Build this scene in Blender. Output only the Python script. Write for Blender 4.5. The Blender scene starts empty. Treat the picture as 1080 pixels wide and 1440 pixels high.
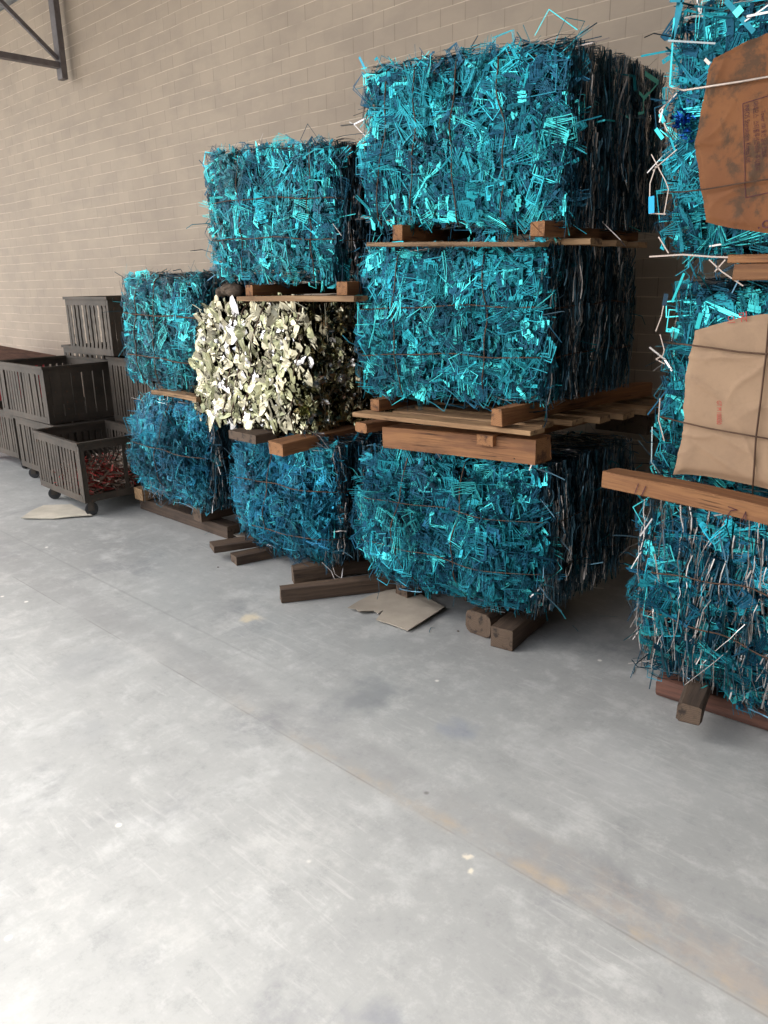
import bpy, math, random
import numpy as np
from mathutils import Matrix, Vector
rng = np.random.default_rng(7); random.seed(7)
S = bpy.context.scene; COL = S.collection

# ---------------------------------------------------------------- camera, world, sun, exposure
F = 1085.0; H = 1.6                                   # focal length in pixels of the 1080x1440 frame, eye height in metres
v1 = np.array([-1194., 301., -F]); AX = -v1/np.linalg.norm(v1)
nd = np.array([65., -(F*F-1194*65)/301, -F]); AZ = -nd; AZ = AZ-AZ.dot(AX)*AX; AZ /= np.linalg.norm(AZ); AY = np.cross(AZ, AX)
R = np.array([AX, AY, AZ])                            # columns: the camera's axes in the world
cam = bpy.data.cameras.new('camera'); co = bpy.data.objects.new('camera', cam); COL.objects.link(co)
cam.sensor_fit = 'VERTICAL'; cam.sensor_height = 36; cam.sensor_width = 27; cam.lens = 36*F/1440
cam.clip_start = .05; cam.clip_end = 500
M4 = Matrix([[*R[0], 0], [*R[1], 0], [*R[2], H], [0, 0, 0, 1]]); co.matrix_world = M4; S.camera = co
SUN_EL, SUN_AZ = math.radians(52), math.radians(236)  # azimuth clockwise from +Y
w = bpy.data.worlds.new('World'); S.world = w; w.use_nodes = True
nt = w.node_tree; nt.nodes.clear()
sky = nt.nodes.new('ShaderNodeTexSky'); sky.sky_type = 'NISHITA'; sky.sun_disc = False
sky.sun_elevation = SUN_EL; sky.sun_rotation = SUN_AZ; sky.dust_density = 4; sky.air_density = 1.2
bg = nt.nodes.new('ShaderNodeBackground'); bg.inputs['Strength'].default_value = .13
out = nt.nodes.new('ShaderNodeOutputWorld'); hs = nt.nodes.new('ShaderNodeHueSaturation'); hs.inputs['Saturation'].default_value = .38; nt.links.new(sky.outputs[0], hs.inputs['Color']); nt.links.new(hs.outputs[0], bg.inputs[0]); nt.links.new(bg.outputs[0], out.inputs[0])  # hazy white day
sun = bpy.data.lights.new('sun', 'SUN'); so = bpy.data.objects.new('sun', sun); COL.objects.link(so)
sun.energy = 1.1; sun.angle = math.radians(30); sun.color = (1, .97, .93)
sd = Vector((math.sin(SUN_AZ)*math.cos(SUN_EL), math.cos(SUN_AZ)*math.cos(SUN_EL), math.sin(SUN_EL)))
so.rotation_euler = sd.to_track_quat('Z', 'Y').to_euler()
vs = S.view_settings; vs.view_transform = 'Standard'; vs.look = 'None'; vs.gamma = 1; vs.exposure = 2.0
S.cycles.use_denoising = True; S.cycles.max_bounces = 8; S.cycles.diffuse_bounces = 5; S.cycles.glossy_bounces = 4
S.cycles.caustics_reflective = False; S.cycles.caustics_refractive = False; S.cycles.sample_clamp_indirect = 6

def at(u, v, y):
    "world point (x, z) where the photograph's pixel (u, v) meets the upright plane y"
    r = R @ np.array([u-540., 720.-v, -F]); t = y/r[1]
    return float(r[0]*t), float(H+r[2]*t)
def floor_at(u, v, z=0.):
    r = R @ np.array([u-540., 720.-v, -F]); t = (z-H)/r[2]
    return float(r[0]*t), float(r[1]*t)

# ---------------------------------------------------------------- helpers
class MB:
    "collects polygons, builds ONE mesh object"
    def __init__(s): s.v = []; s.f = []; s.n = 0; s.c = []
    def add(s, V, Fc, col=None):
        V = np.asarray(V, float).reshape(-1, 3)
        s.v.append(V); s.f += [tuple(int(i)+s.n for i in f) for f in Fc] if not isinstance(Fc, np.ndarray) else [Fc+s.n]
        s.n += len(V); s.c.append(np.tile(col if col is not None else (1, 1, 1), (len(V), 1)) if np.ndim(col) < 2 else np.asarray(col))
    def quads(s, Q, col):
        "Q: (n,4,3) loose quads, col (n,3)"
        n = len(Q); s.v.append(Q.reshape(-1, 3)); s.f.append(np.arange(n*4).reshape(n, 4)+s.n); s.n += n*4
        s.c.append(np.repeat(col, 4, axis=0))
    def build(s, name, mat, parent=None, smooth=False, colors=False):
        V = np.concatenate(s.v); m = bpy.data.meshes.new(name); m.vertices.add(len(V)); m.vertices.foreach_set('co', V.astype(np.float32).ravel())
        li = []; ln = []
        for f in s.f:
            if isinstance(f, np.ndarray): li.append(f.ravel()); ln.append(np.full(len(f), f.shape[1]))
            else: li.append(np.array(f)); ln.append(np.array([len(f)]))
        li = np.concatenate(li); ln = np.concatenate(ln); st = np.concatenate([[0], np.cumsum(ln)[:-1]])
        m.loops.add(len(li)); m.loops.foreach_set('vertex_index', li.astype(np.int32))
        m.polygons.add(len(ln)); m.polygons.foreach_set('loop_start', st.astype(np.int32)); m.polygons.foreach_set('loop_total', ln.astype(np.int32))
        m.polygons.foreach_set('use_smooth', np.full(len(ln), bool(smooth)))
        if colors:
            a = m.color_attributes.new('tint', 'FLOAT_COLOR', 'POINT'); C = np.concatenate(s.c)
            a.data.foreach_set('color', np.concatenate([C, np.ones((len(C), 1))], 1).astype(np.float32).ravel())
        m.update(calc_edges=True); m.validate()
        m.materials.append(mat); o = bpy.data.objects.new(name, m); COL.objects.link(o)
        if parent: o.parent = parent
        return o
def tag(o, label=None, cat=None, group=None, kind=None):
    for k, v in (('label', label), ('category', cat), ('group', group), ('kind', kind)):
        if v: o[k] = v
    return o
def empty(name, loc, rz=0, **k):
    o = bpy.data.objects.new(name, None); COL.objects.link(o); o.location = loc; o.rotation_euler = (0, 0, rz); o.empty_display_size = .1
    return tag(o, **k)
BOXF = [(0, 3, 2, 1), (4, 5, 6, 7), (0, 1, 5, 4), (1, 2, 6, 5), (2, 3, 7, 6), (3, 0, 4, 7)]
def box(mb, a, b, col=None):
    (x0, y0, z0), (x1, y1, z1) = a, b
    mb.add([(x0, y0, z0), (x1, y0, z0), (x1, y1, z0), (x0, y1, z0), (x0, y0, z1), (x1, y0, z1), (x1, y1, z1), (x0, y1, z1)], BOXF, col)
def tube(mb, P, r, n=6, col=None):
    P = np.asarray(P, float); T = np.gradient(P, axis=0); T /= np.linalg.norm(T, axis=1)[:, None]+1e-9
    a = np.cross(T, [0.31, .2, .93]); a /= np.linalg.norm(a, axis=1)[:, None]+1e-9; b = np.cross(T, a)
    th = np.arange(n)*2*math.pi/n; r = np.broadcast_to(r, (len(P),))
    V = P[:, None]+r[:, None, None]*(a[:, None]*np.cos(th)[None, :, None]+b[:, None]*np.sin(th)[None, :, None])
    Fc = [(i*n+j, i*n+(j+1) % n, (i+1)*n+(j+1) % n, (i+1)*n+j) for i in range(len(P)-1) for j in range(n)]
    Fc += [tuple(range(n))[::-1], tuple((len(P)-1)*n+j for j in range(n))]
    mb.add(V.reshape(-1, 3), Fc, col)

# ---------------------------------------------------------------- materials
def mat(name):
    m = bpy.data.materials.new(name); m.use_nodes = True; n = m.node_tree; p = n.nodes['Principled BSDF']
    return m, n, p
def N(n, t, **k):
    o = n.nodes.new('ShaderNode'+t)
    for a, b in k.items():
        if a.startswith('i_'): o.inputs[a[2:].replace('_', ' ')].default_value = b
        else: setattr(o, a, b)
    return o
def L(n, a, b): n.links.new(a, b)
def math_(n, op, a, b=None, c=None, clamp=False):
    o = n.nodes.new('ShaderNodeMath'); o.operation = op; o.use_clamp = clamp
    for i, x in enumerate((a, b, c)):
        if x is None: continue
        if isinstance(x, (int, float)): o.inputs[i].default_value = x
        else: n.links.new(x, o.inputs[i])
    return o.outputs[0]
def mix(n, f, a, b, mode='MIX'):
    o = n.nodes.new('ShaderNodeMix'); o.data_type = 'RGBA'; o.blend_type = mode
    for i, x in ((0, f), (6, a), (7, b)):
        if isinstance(x, (int, float)): o.inputs[i].default_value = x
        elif isinstance(x, tuple): o.inputs[i].default_value = (*x, 1)
        else: n.links.new(x, o.inputs[i])
    return o.outputs[2]
def noise(n, vec, scale, detail=4, rough=.55, dist=0.):
    o = N(n, 'TexNoise'); o.inputs['Scale'].default_value = scale; o.inputs['Detail'].default_value = detail
    o.inputs['Roughness'].default_value = rough; o.inputs['Distortion'].default_value = dist
    if vec is not None: n.links.new(vec, o.inputs['Vector'])
    return o.outputs['Fac']
def smooth(n, x, a, b):
    o = N(n, 'MapRange'); o.interpolation_type = 'SMOOTHSTEP'; o.inputs['From Min'].default_value = a; o.inputs['From Max'].default_value = b
    n.links.new(x, o.inputs['Value']); return o.outputs[0]
def mapping(n, vec, scale=(1, 1, 1), rot=(0, 0, 0), loc=(0, 0, 0)):
    o = N(n, 'Mapping'); o.inputs['Scale'].default_value = scale; o.inputs['Rotation'].default_value = rot; o.inputs['Location'].default_value = loc
    n.links.new(vec, o.inputs['Vector']); return o.outputs[0]
def coord(n, k='Object'): return N(n, 'TexCoord').outputs[k]
def bump(n, p, h, strength=.3, dist=.01):
    b = N(n, 'Bump'); b.inputs['Strength'].default_value = strength; b.inputs['Distance'].default_value = dist
    n.links.new(h, b.inputs['Height']); n.links.new(b.outputs[0], p.inputs['Normal'])

def scrap_mat(name, metallic, rough):
    m, n, p = mat(name); a = N(n, 'Attribute', attribute_name='tint')
    L(n, a.outputs['Color'], p.inputs['Base Color']); p.inputs['Metallic'].default_value = metallic
    nz = noise(n, coord(n), 60, 2); L(n, math_(n, 'MULTIPLY_ADD', nz, .25, rough-.12), p.inputs['Roughness'])
    return m
M_BLUE = scrap_mat('blue_coated_scrap', .92, .33)
M_GOLD = scrap_mat('bright_tinplate_scrap', 1., .14)

def wood_mat(name, c1, c2, c3, dirt=.4):
    m, n, p = mat(name); c = coord(n); oi = N(n, 'ObjectInfo')
    off = N(n, 'VectorMath', operation='ADD'); L(n, c, off.inputs[0]); cb = N(n, 'CombineXYZ'); L(n, math_(n, 'MULTIPLY', oi.outputs['Random'], 37.), cb.inputs[0]); L(n, math_(n, 'MULTIPLY', oi.outputs['Random'], 11.), cb.inputs[1]); L(n, cb.outputs[0], off.inputs[1])
    v = off.outputs[0]
    g = noise(n, mapping(n, v, (2.2, 45, 45)), 1., 5, .6, .6)
    g2 = noise(n, mapping(n, v, (6, 180, 180)), 1., 3, .6, .2)
    big = noise(n, mapping(n, v, (3, 9, 9)), 1., 4, .6)
    col = mix(n, smooth(n, g, .35, .65), c1, c2); col = mix(n, math_(n, 'MULTIPLY', smooth(n, g2, .5, .75), .45), col, c3)
    col = mix(n, math_(n, 'MULTIPLY', smooth(n, big, .5, .72), dirt), col, (c3[0]*.6, c3[1]*.6, c3[2]*.7))
    col = mix(n, 1., col, mix(n, oi.outputs['Random'], (.75, .75, .78), (1.15, 1.1, 1.05)), 'MULTIPLY')
    cr = noise(n, mapping(n, v, (1.3, 70, 70)), 1., 2, .5, .3); crack = math_(n, 'SUBTRACT', 1., smooth(n, math_(n, 'ABSOLUTE', math_(n, 'SUBTRACT', cr, .5)), .0, .018)); crack = math_(n, 'MULTIPLY', crack, smooth(n, noise(n, v, 4, 2), .5, .6))
    col = mix(n, math_(n, 'MULTIPLY', crack, .75), col, tuple(x*.25 for x in c3))
    on = N(n, 'SeparateXYZ'); L(n, coord(n, 'Normal'), on.inputs[0]); endf = smooth(n, math_(n, 'ABSOLUTE', on.outputs[0]), .75, .9)
    oc = N(n, 'SeparateXYZ'); L(n, c, oc.inputs[0]); rr = math_(n, 'SQRT', math_(n, 'ADD', math_(n, 'POWER', math_(n, 'ADD', oc.outputs[1], .03), 2.), math_(n, 'POWER', math_(n, 'ADD', oc.outputs[2], .02), 2.)))
    rings = math_(n, 'SINE', math_(n, 'MULTIPLY', math_(n, 'ADD', rr, math_(n, 'MULTIPLY', noise(n, c, 20, 3), .02)), 900.)); ecol = mix(n, math_(n, 'MULTIPLY_ADD', rings, .25, .35), tuple(min(1, x*1.15) for x in c1), c2); ecol = mix(n, smooth(n, noise(n, v, 30, 4), .5, .7), ecol, c3)
    col = mix(n, endf, col, ecol)
    L(n, col, p.inputs['Base Color']); p.inputs['Roughness'].default_value = .8
    h = math_(n, 'SUBTRACT', math_(n, 'ADD', g, math_(n, 'MULTIPLY', g2, .5)), crack); bump(n, p, h, .6, .005)
    return m
M_WOOD = wood_mat('orange_timber', (.33, .155, .062), (.23, .10, .042), (.09, .04, .022))
M_PALE = wood_mat('pale_board', (.40, .25, .13), (.29, .17, .085), (.12, .065, .036))
M_OLD = wood_mat('old_dark_timber', (.12, .078, .050), (.075, .049, .034), (.03, .02, .014), .6)
M_RED = wood_mat('reddish_timber', (.17, .075, .05), (.11, .05, .036), (.05, .025, .02), .5)

def simple(name, c, rough=.6, metal=0., var=.3, sc=12):
    m, n, p = mat(name); v = coord(n); f = noise(n, v, sc, 5, .6)
    col = mix(n, smooth(n, f, .3, .7), tuple(x*(1-var) for x in c), tuple(min(1, x*(1+var)) for x in c))
    L(n, col, p.inputs['Base Color']); p.inputs['Roughness'].default_value = rough; p.inputs['Metallic'].default_value = metal
    bump(n, p, noise(n, v, sc*6, 3), .15, .002)
    return m
M_WIRE = simple('rusty_wire', (.10, .055, .035), .6, .5)
M_WIREL = simple('bare_light_wire', (.62, .52, .45), .45, .5)
M_STEEL = simple('painted_truss_steel', (.16, .14, .14), .55, .3, .2)
M_RUBBER = simple('caster_rubber', (.03, .03, .032), .6)
M_CLOTH = simple('brown_cloth', (.12, .085, .06), .95, 0, .5, 30)

def cart_mat():
    m, n, p = mat('dirty_dark_cart_steel'); v = coord(n)
    a = noise(n, v, 3., 5, .6); b = noise(n, v, 35, 4, .6)
    col = mix(n, smooth(n, a, .3, .7), (.052, .043, .035), (.105, .084, .066)); col = mix(n, math_(n, 'MULTIPLY', smooth(n, b, .58, .7), .6), col, (.16, .08, .045))
    L(n, col, p.inputs['Base Color']); p.inputs['Roughness'].default_value = .62; p.inputs['Metallic'].default_value = .35; bump(n, p, b, .25, .002); return m
M_CART = cart_mat()

def card_mat(name, c, wrinkle=.3):
    m, n, p = mat(name); v = coord(n); a = noise(n, v, 5, 5, .6); b = noise(n, v, 40, 4)
    col = mix(n, smooth(n, a, .35, .7), tuple(x*.78 for x in c), c); col = mix(n, math_(n, 'MULTIPLY', smooth(n, b, .6, .75), .35), col, tuple(x*.5 for x in c))
    L(n, col, p.inputs['Base Color']); p.inputs['Roughness'].default_value = .85; bump(n, p, math_(n, 'ADD', a, math_(n, 'MULTIPLY', b, .2)), wrinkle, .01); return m
M_CARD = card_mat('grey_brown_cardboard', (.42, .36, .29)); M_CARD2 = card_mat('pale_cardboard', (.62, .56, .46))

def sack_mat(name, base, dark, stain, amount):
    m, n, p = mat(name); v = coord(n)
    a = noise(n, v, 3.2, 6, .6, .4); b = noise(n, v, 9, 7, .68, .3); c = noise(n, v, 55, 3)
    col = mix(n, smooth(n, a, .3, .7), base, dark)
    col = mix(n, math_(n, 'MULTIPLY', smooth(n, b, .48, .62), amount), col, stain)
    col = mix(n, math_(n, 'MULTIPLY', smooth(n, c, .5, .8), .2), col, tuple(x*.6 for x in base))
    L(n, col, p.inputs['Base Color']); p.inputs['Roughness'].default_value = .8
    cr = N(n, 'TexVoronoi'); cr.feature = 'DISTANCE_TO_EDGE'; cr.inputs['Scale'].default_value = 4.5
    dv = N(n, 'VectorMath', operation='ADD'); nz = N(n, 'TexNoise'); nz.inputs['Scale'].default_value = 4; L(n, v, nz.inputs['Vector']); L(n, v, dv.inputs[0]); L(n, nz.outputs['Color'], dv.inputs[1]); L(n, dv.outputs[0], cr.inputs['Vector'])
    bump(n, p, math_(n, 'ADD', math_(n, 'MULTIPLY', smooth(n, cr.outputs[0], 0, .05), .12), math_(n, 'MULTIPLY', b, .5)), .25, .005); return m
M_SACKO = sack_mat('orange_brown_sack', (.27, .105, .034), (.20, .072, .024), (.075, .042, .022), .85)
M_SACKK = sack_mat('kraft_paper_sack', (.40, .26, .16), (.36, .23, .14), (.28, .18, .115), .3)
M_INK = simple('dark_print_ink', (.09, .025, .03), .8, 0, .3, 80); M_INKR = simple('red_print_ink', (.5, .06, .05), .8, 0, .3, 80)

def brick_mat():
    m, n, p = mat('painted_brick'); c = coord(n); sx = N(n, 'SeparateXYZ'); L(n, c, sx.inputs[0]); X, Zc = sx.outputs[0], sx.outputs[2]
    wob = math_(n, 'MULTIPLY_ADD', noise(n, c, 1.3, 2), .02, -.01)
    row = math_(n, 'DIVIDE', math_(n, 'ADD', Zc, wob), .0942); fl = math_(n, 'FLOOR', row); fr = math_(n, 'FRACT', row)
    xx = math_(n, 'ADD', math_(n, 'DIVIDE', X, .18), math_(n, 'MULTIPLY', fl, .5)); fx = math_(n, 'FRACT', xx); flx = math_(n, 'FLOOR', xx)
    edge = lambda f, w: math_(n, 'SUBTRACT', 1., smooth(n, math_(n, 'MINIMUM', f, math_(n, 'SUBTRACT', 1., f)), w*.4, w))
    cb = N(n, 'CombineXYZ'); L(n, flx, cb.inputs[0]); L(n, fl, cb.inputs[1]); wn = N(n, 'TexWhiteNoise'); L(n, cb.outputs[0], wn.inputs['Vector']); rnd = wn.outputs['Value']
    big = noise(n, c, .5, 4); med = noise(n, mapping(n, c, (1.2, 1, 2.5)), 1.5, 5, .6); fine = noise(n, mapping(n, c, (30, 30, 90)), 1., 3)
    col = mix(n, smooth(n, big, .3, .7), (.50, .392, .292), (.43, .33, .243)); col = mix(n, math_(n, 'MULTIPLY', smooth(n, med, .42, .68), .45), col, (.34, .265, .205))
    col = mix(n, math_(n, 'MULTIPLY', rnd, .16), col, (.26, .20, .15)); col = mix(n, math_(n, 'MULTIPLY', fine, .12), col, (.25, .2, .15))
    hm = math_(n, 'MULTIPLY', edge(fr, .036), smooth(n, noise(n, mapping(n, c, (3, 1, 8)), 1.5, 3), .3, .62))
    col = mix(n, math_(n, 'MULTIPLY', hm, .7), col, (.80, .66, .50))  # light caught on the joint ledges, painted as a paler colour
    vm = math_(n, 'MULTIPLY', edge(fx, .018), smooth(n, noise(n, mapping(n, c, (9, 1, 1.2)), 1., 3), .42, .6)); col = mix(n, math_(n, 'MULTIPLY', vm, .7), col, (.2, .15, .11))
    L(n, col, p.inputs['Base Color']); p.inputs['Roughness'].default_value = .6
    h = math_(n, 'SUBTRACT', math_(n, 'MULTIPLY', rnd, .25), math_(n, 'MAXIMUM', edge(fr, .045), math_(n, 'MULTIPLY', edge(fx, .02), .5))); bump(n, p, math_(n, 'ADD', h, math_(n, 'MULTIPLY', fine, .25)), .3, .003)
    return m
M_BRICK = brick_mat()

def floor_mat():
    m, n, p = mat('trowelled_concrete'); c = coord(n); sx = N(n, 'SeparateXYZ'); L(n, c, sx.inputs[0]); X, Y = sx.outputs[0], sx.outputs[1]
    big = noise(n, c, .55, 5, .55, .3); med = noise(n, c, 4.5, 10, .74, .25); fine = noise(n, c, 22, 6, .65); sp = noise(n, c, 120, 2)
    st = noise(n, mapping(n, c, (5, 40, 1), (0, 0, -1.762)), 1., 6, .72, .8); st2 = noise(n, mapping(n, c, (40, 3, 1), (0, 0, .35)), 1., 4, .6, .3)
    col = mix(n, smooth(n, big, .3, .7), (.335, .338, .328), (.43, .432, .418)); col = mix(n, math_(n, 'MULTIPLY', smooth(n, med, .5, .68), .42), col, (.60, .605, .59))
    col = mix(n, math_(n, 'MULTIPLY', smooth(n, noise(n, c, 2.1, 9, .68, .3), .54, .7), .5), col, (.20, .205, .22))
    col = mix(n, math_(n, 'MULTIPLY', math_(n, 'MULTIPLY', smooth(n, st, .5, .7), smooth(n, noise(n, c, 1.6, 5), .45, .6)), .45), col, (.64, .635, .61))
    col = mix(n, math_(n, 'MULTIPLY', math_(n, 'MULTIPLY', smooth(n, st2, .52, .75), smooth(n, noise(n, c, .9, 4), .45, .65)), .35), col, (.26, .265, .275))
    grit = noise(n, c, 9, 12, .82); col = mix(n, math_(n, 'MULTIPLY', smooth(n, grit, .5, .66), .42), col, (.60, .60, .575)); col = mix(n, math_(n, 'MULTIPLY', smooth(n, grit, .48, .34), .42), col, (.23, .235, .235))
    blot = noise(n, c, 2.8, 12, .78); col = mix(n, math_(n, 'MULTIPLY', smooth(n, blot, .52, .64), .35), col, (.62, .61, .58)); col = mix(n, math_(n, 'MULTIPLY', smooth(n, blot, .46, .36), .35), col, (.27, .27, .265))
    col = mix(n, math_(n, 'MULTIPLY', fine, .22), col, (.3, .3, .31))
    # strip along the wall: worn filled joint with ochre edges
    wob = math_(n, 'MULTIPLY_ADD', noise(n, c, 3, 4), .05, -.025); y = math_(n, 'ADD', Y, wob)
    band = math_(n, 'MULTIPLY', smooth(n, y, 1.545, 1.57), math_(n, 'SUBTRACT', 1., smooth(n, y, 1.70, 1.76)))
    fade = smooth(n, noise(n, c, 1.7, 4), .25, .6)
    col = mix(n, math_(n, 'MULTIPLY', math_(n, 'MULTIPLY', band, fade), .36), col, (.24, .235, .235))
    e1 = math_(n, 'MULTIPLY', math_(n, 'SUBTRACT', 1., smooth(n, math_(n, 'ABSOLUTE', math_(n, 'SUBTRACT', y, 1.575)), 0, .05)), smooth(n, noise(n, c, 5, 6, .7), .45, .65))
    right = smooth(n, X, -3.2, -.6)
    col = mix(n, math_(n, 'MULTIPLY', math_(n, 'MULTIPLY', e1, right), .75), col, (.46, .37, .27))
    ob = math_(n, 'MULTIPLY', math_(n, 'MULTIPLY', band, smooth(n, noise(n, c, 7, 9, .75), .45, .6)), smooth(n, X, -1.6, -.3)); col = mix(n, math_(n, 'MULTIPLY', ob, .3), col, (.50, .39, .30))
    ln = math_(n, 'SUBTRACT', 1., smooth(n, math_(n, 'ABSOLUTE', math_(n, 'SUBTRACT', Y, 1.552)), 0, .006)); col = mix(n, math_(n, 'MULTIPLY', math_(n, 'MULTIPLY', ln, .4), smooth(n, noise(n, c, 2.5, 5), .4, .6)), col, (.14, .13, .12))
    ln2 = math_(n, 'MULTIPLY', math_(n, 'SUBTRACT', 1., smooth(n, math_(n, 'ABSOLUTE', math_(n, 'SUBTRACT', Y, 1.86)), 0, .012)), smooth(n, X, -2., -3.)); col = mix(n, math_(n, 'MULTIPLY', ln2, .3), col, (.2, .2, .2))
    # dark damp patches and pale paint spots
    for (px, py, r, k, cc) in ((-1.98, 1.93, .17, .6, (.2, .21, .22)), (-.93, .93, .10, .55, (.2, .21, .24)), (-.85, .80, .08, .5, (.2, .21, .24)), (-3.1, 1.35, .2, .35, (.25, .26, .27)), (-1.55, 2.0, .09, .3, (.2, .24, .34)), (-2.95, 2.12, .07, .7, (.7, .6, .42)), (-1.12, 1.5, .018, .8, (.8, .72, .58)), (-1.08, 1.46, .014, .8, (.8, .74, .6)), (-2.6, 1.1, .12, .3, (.3, .31, .32)), (-.95, 2.1, .35, .25, (.6, .6, .59))):
        vm = N(n, 'VectorMath', operation='DISTANCE'); vv = N(n, 'VectorMath', operation='ADD'); nn = N(n, 'TexNoise'); nn.inputs['Scale'].default_value = 1.1/max(r, .03); nn.inputs['Detail'].default_value = 6; L(n, c, nn.inputs['Vector'])
        sc = N(n, 'VectorMath', operation='SCALE'); sc.inputs['Scale'].default_value = r*2.2; L(n, nn.outputs['Color'], sc.inputs[0]); L(n, c, vv.inputs[0]); L(n, sc.outputs[0], vv.inputs[1]); L(n, vv.outputs[0], vm.inputs[0]); vm.inputs[1].default_value = (px+r*1.1, py+r*1.1, r*1.1)
        msk = math_(n, 'SUBTRACT', 1., smooth(n, vm.outputs['Value'], r*.3, r*1.1)); col = mix(n, math_(n, 'MULTIPLY', msk, k), col, cc)
    vo = N(n, 'TexVoronoi'); vo.inputs['Scale'].default_value = 5; L(n, c, vo.inputs['Vector']); cc2 = N(n, 'SeparateXYZ'); L(n, vo.outputs['Color'], cc2.inputs[0])
    spot = math_(n, 'MULTIPLY', math_(n, 'SUBTRACT', 1., smooth(n, vo.outputs['Distance'], .03, .07)), smooth(n, cc2.outputs[0], .72, .78)); col = mix(n, math_(n, 'MULTIPLY', spot, .8), col, (.85, .82, .75))
    vo3 = N(n, 'TexVoronoi'); vo3.inputs['Scale'].default_value = 3.1; L(n, mapping(n, c, loc=(3, 7, 0)), vo3.inputs['Vector']); cc3 = N(n, 'SeparateXYZ'); L(n, vo3.outputs['Color'], cc3.inputs[0])
    spot = math_(n, 'MULTIPLY', math_(n, 'SUBTRACT', 1., smooth(n, vo3.outputs['Distance'], .02, .045)), smooth(n, cc3.outputs[0], .9, .93)); col = mix(n, math_(n, 'MULTIPLY', spot, .7), col, (.12, .11, .1))
    L(n, col, p.inputs['Base Color'])
    L(n, math_(n, 'MULTIPLY_ADD', med, .35, .32), p.inputs['Roughness']); bump(n, p, math_(n, 'ADD', math_(n, 'MULTIPLY', fine, .5), math_(n, 'MULTIPLY', st, .4)), .12, .004)
    return m
M_FLOOR = floor_mat()
M_ROOF = simple('roof_sheet', (.42, .42, .41), .6, .2, .1, 1); M_BLOCKER = simple('blocker_grey', (.08, .075, .07), .9, 0, .15, 2)

# ---------------------------------------------------------------- setting
def struct(name, a, b, m):
    mb = MB(); box(mb, a, b); o = mb.build(name, m); o['kind'] = 'structure'; return o
fl = MB(); fl.add([(-150, -150, 0), (150, -150, 0), (150, 150, 0), (-150, 150, 0)], [(0, 1, 2, 3)]); fl.build('floor', M_FLOOR)['kind'] = 'structure'
WY = 3.95
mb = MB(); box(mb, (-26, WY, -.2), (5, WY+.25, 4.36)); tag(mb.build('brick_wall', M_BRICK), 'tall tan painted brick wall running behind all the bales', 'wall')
RX0, RX1, RY = -24, 2.4, -1.3
mb = MB(); box(mb, (RX1, -5.2, -.2), (RX1+.2, WY-.002, 7.2)); tag(mb.build('right_light_blocker', M_BLOCKER), 'unseen grey slab added on the right to keep the bale sides dark', 'wall')  # unseen slab, added so the right-facing bale sides stay dark
mb = MB(); box(mb, (-.6, -5.4, -.2), (12, -5.2, 4.5)); tag(mb.build('rear_light_blocker', M_BLOCKER), 'unseen grey slab added behind the camera to block light on the right', 'wall')  # unseen slab, added to cut the daylight reaching the right half
# sloping corrugated roof
mb = MB(); xs = np.arange(RX0, RX1+1.5, .06); zz = .02*np.sin(np.arange(len(xs))*math.pi/2)
for y0, y1 in ((RY, WY+.3),):
    z0, z1 = 5.4, 4.33
    V = [(x, y0, z0+d) for x, d in zip(xs, zz)]+[(x, y1, z1+d) for x, d in zip(xs, zz)]+[(x, y0, z0+d+.01) for x, d in zip(xs, zz)]+[(x, y1, z1+d+.01) for x, d in zip(xs, zz)]
    k = len(xs); Fc = []
    for i in range(k-1): Fc += [(i, i+k, i+k+1, i+1), (2*k+i, 2*k+i+1, 3*k+i+1, 3*k+i)]
    mb.add(V, Fc)
tag(mb.build('shed_roof', M_ROOF, smooth=True), 'pale grey corrugated roof sheet just showing above the wall top', 'roof')

# steel roof truss whose foot hangs by the wall
tr = empty('roof_truss', (-7.73, 3.85, 3.48), label='grey steel roof truss end hanging high against the wall', cat='truss')
def bar(mb, p, q, w, h):
    p, q = np.array(p, float), np.array(q, float); d = q-p; l = np.linalg.norm(d); d /= l
    a = np.cross(d, (1, 0, 0)); a /= np.linalg.norm(a); b = np.array((1., 0, 0))
    V = [c+sa*a*w/2+sb*b*h/2 for c in (p, q) for sa, sb in ((-1, -1), (1, -1), (1, 1), (-1, 1))]
    mb.add(V, [(0, 1, 2, 3), (7, 6, 5, 4), (0, 4, 5, 1), (1, 5, 6, 2), (2, 6, 7, 3), (3, 7, 4, 0)])
for nm, p, q, ww, hh in (('post', (0, 0, 0), (0, 0, .9), .055, .10), ('bottom_chord', (0, -.03, .115), (0, -2.6, .10), .05, .07), ('brace', (0, -.03, .17), (0, -1.05, 1.0), .035, .035), ('brace', (0, -1.1, .98), (0, -1.9, .13), .035, .035), ('top_chord', (0, .03, .86), (0, -2.6, 1.24), .05, .07)):
    mb = MB(); bar(mb, p, q, ww, hh); mb.build(nm, M_STEEL, tr)
for z in (.10, .72):
    mb = MB(); tube(mb, [(0, -.028, z), (0, -.045, z)], .012); mb.build('bolt', M_STEEL, tr)

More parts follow.
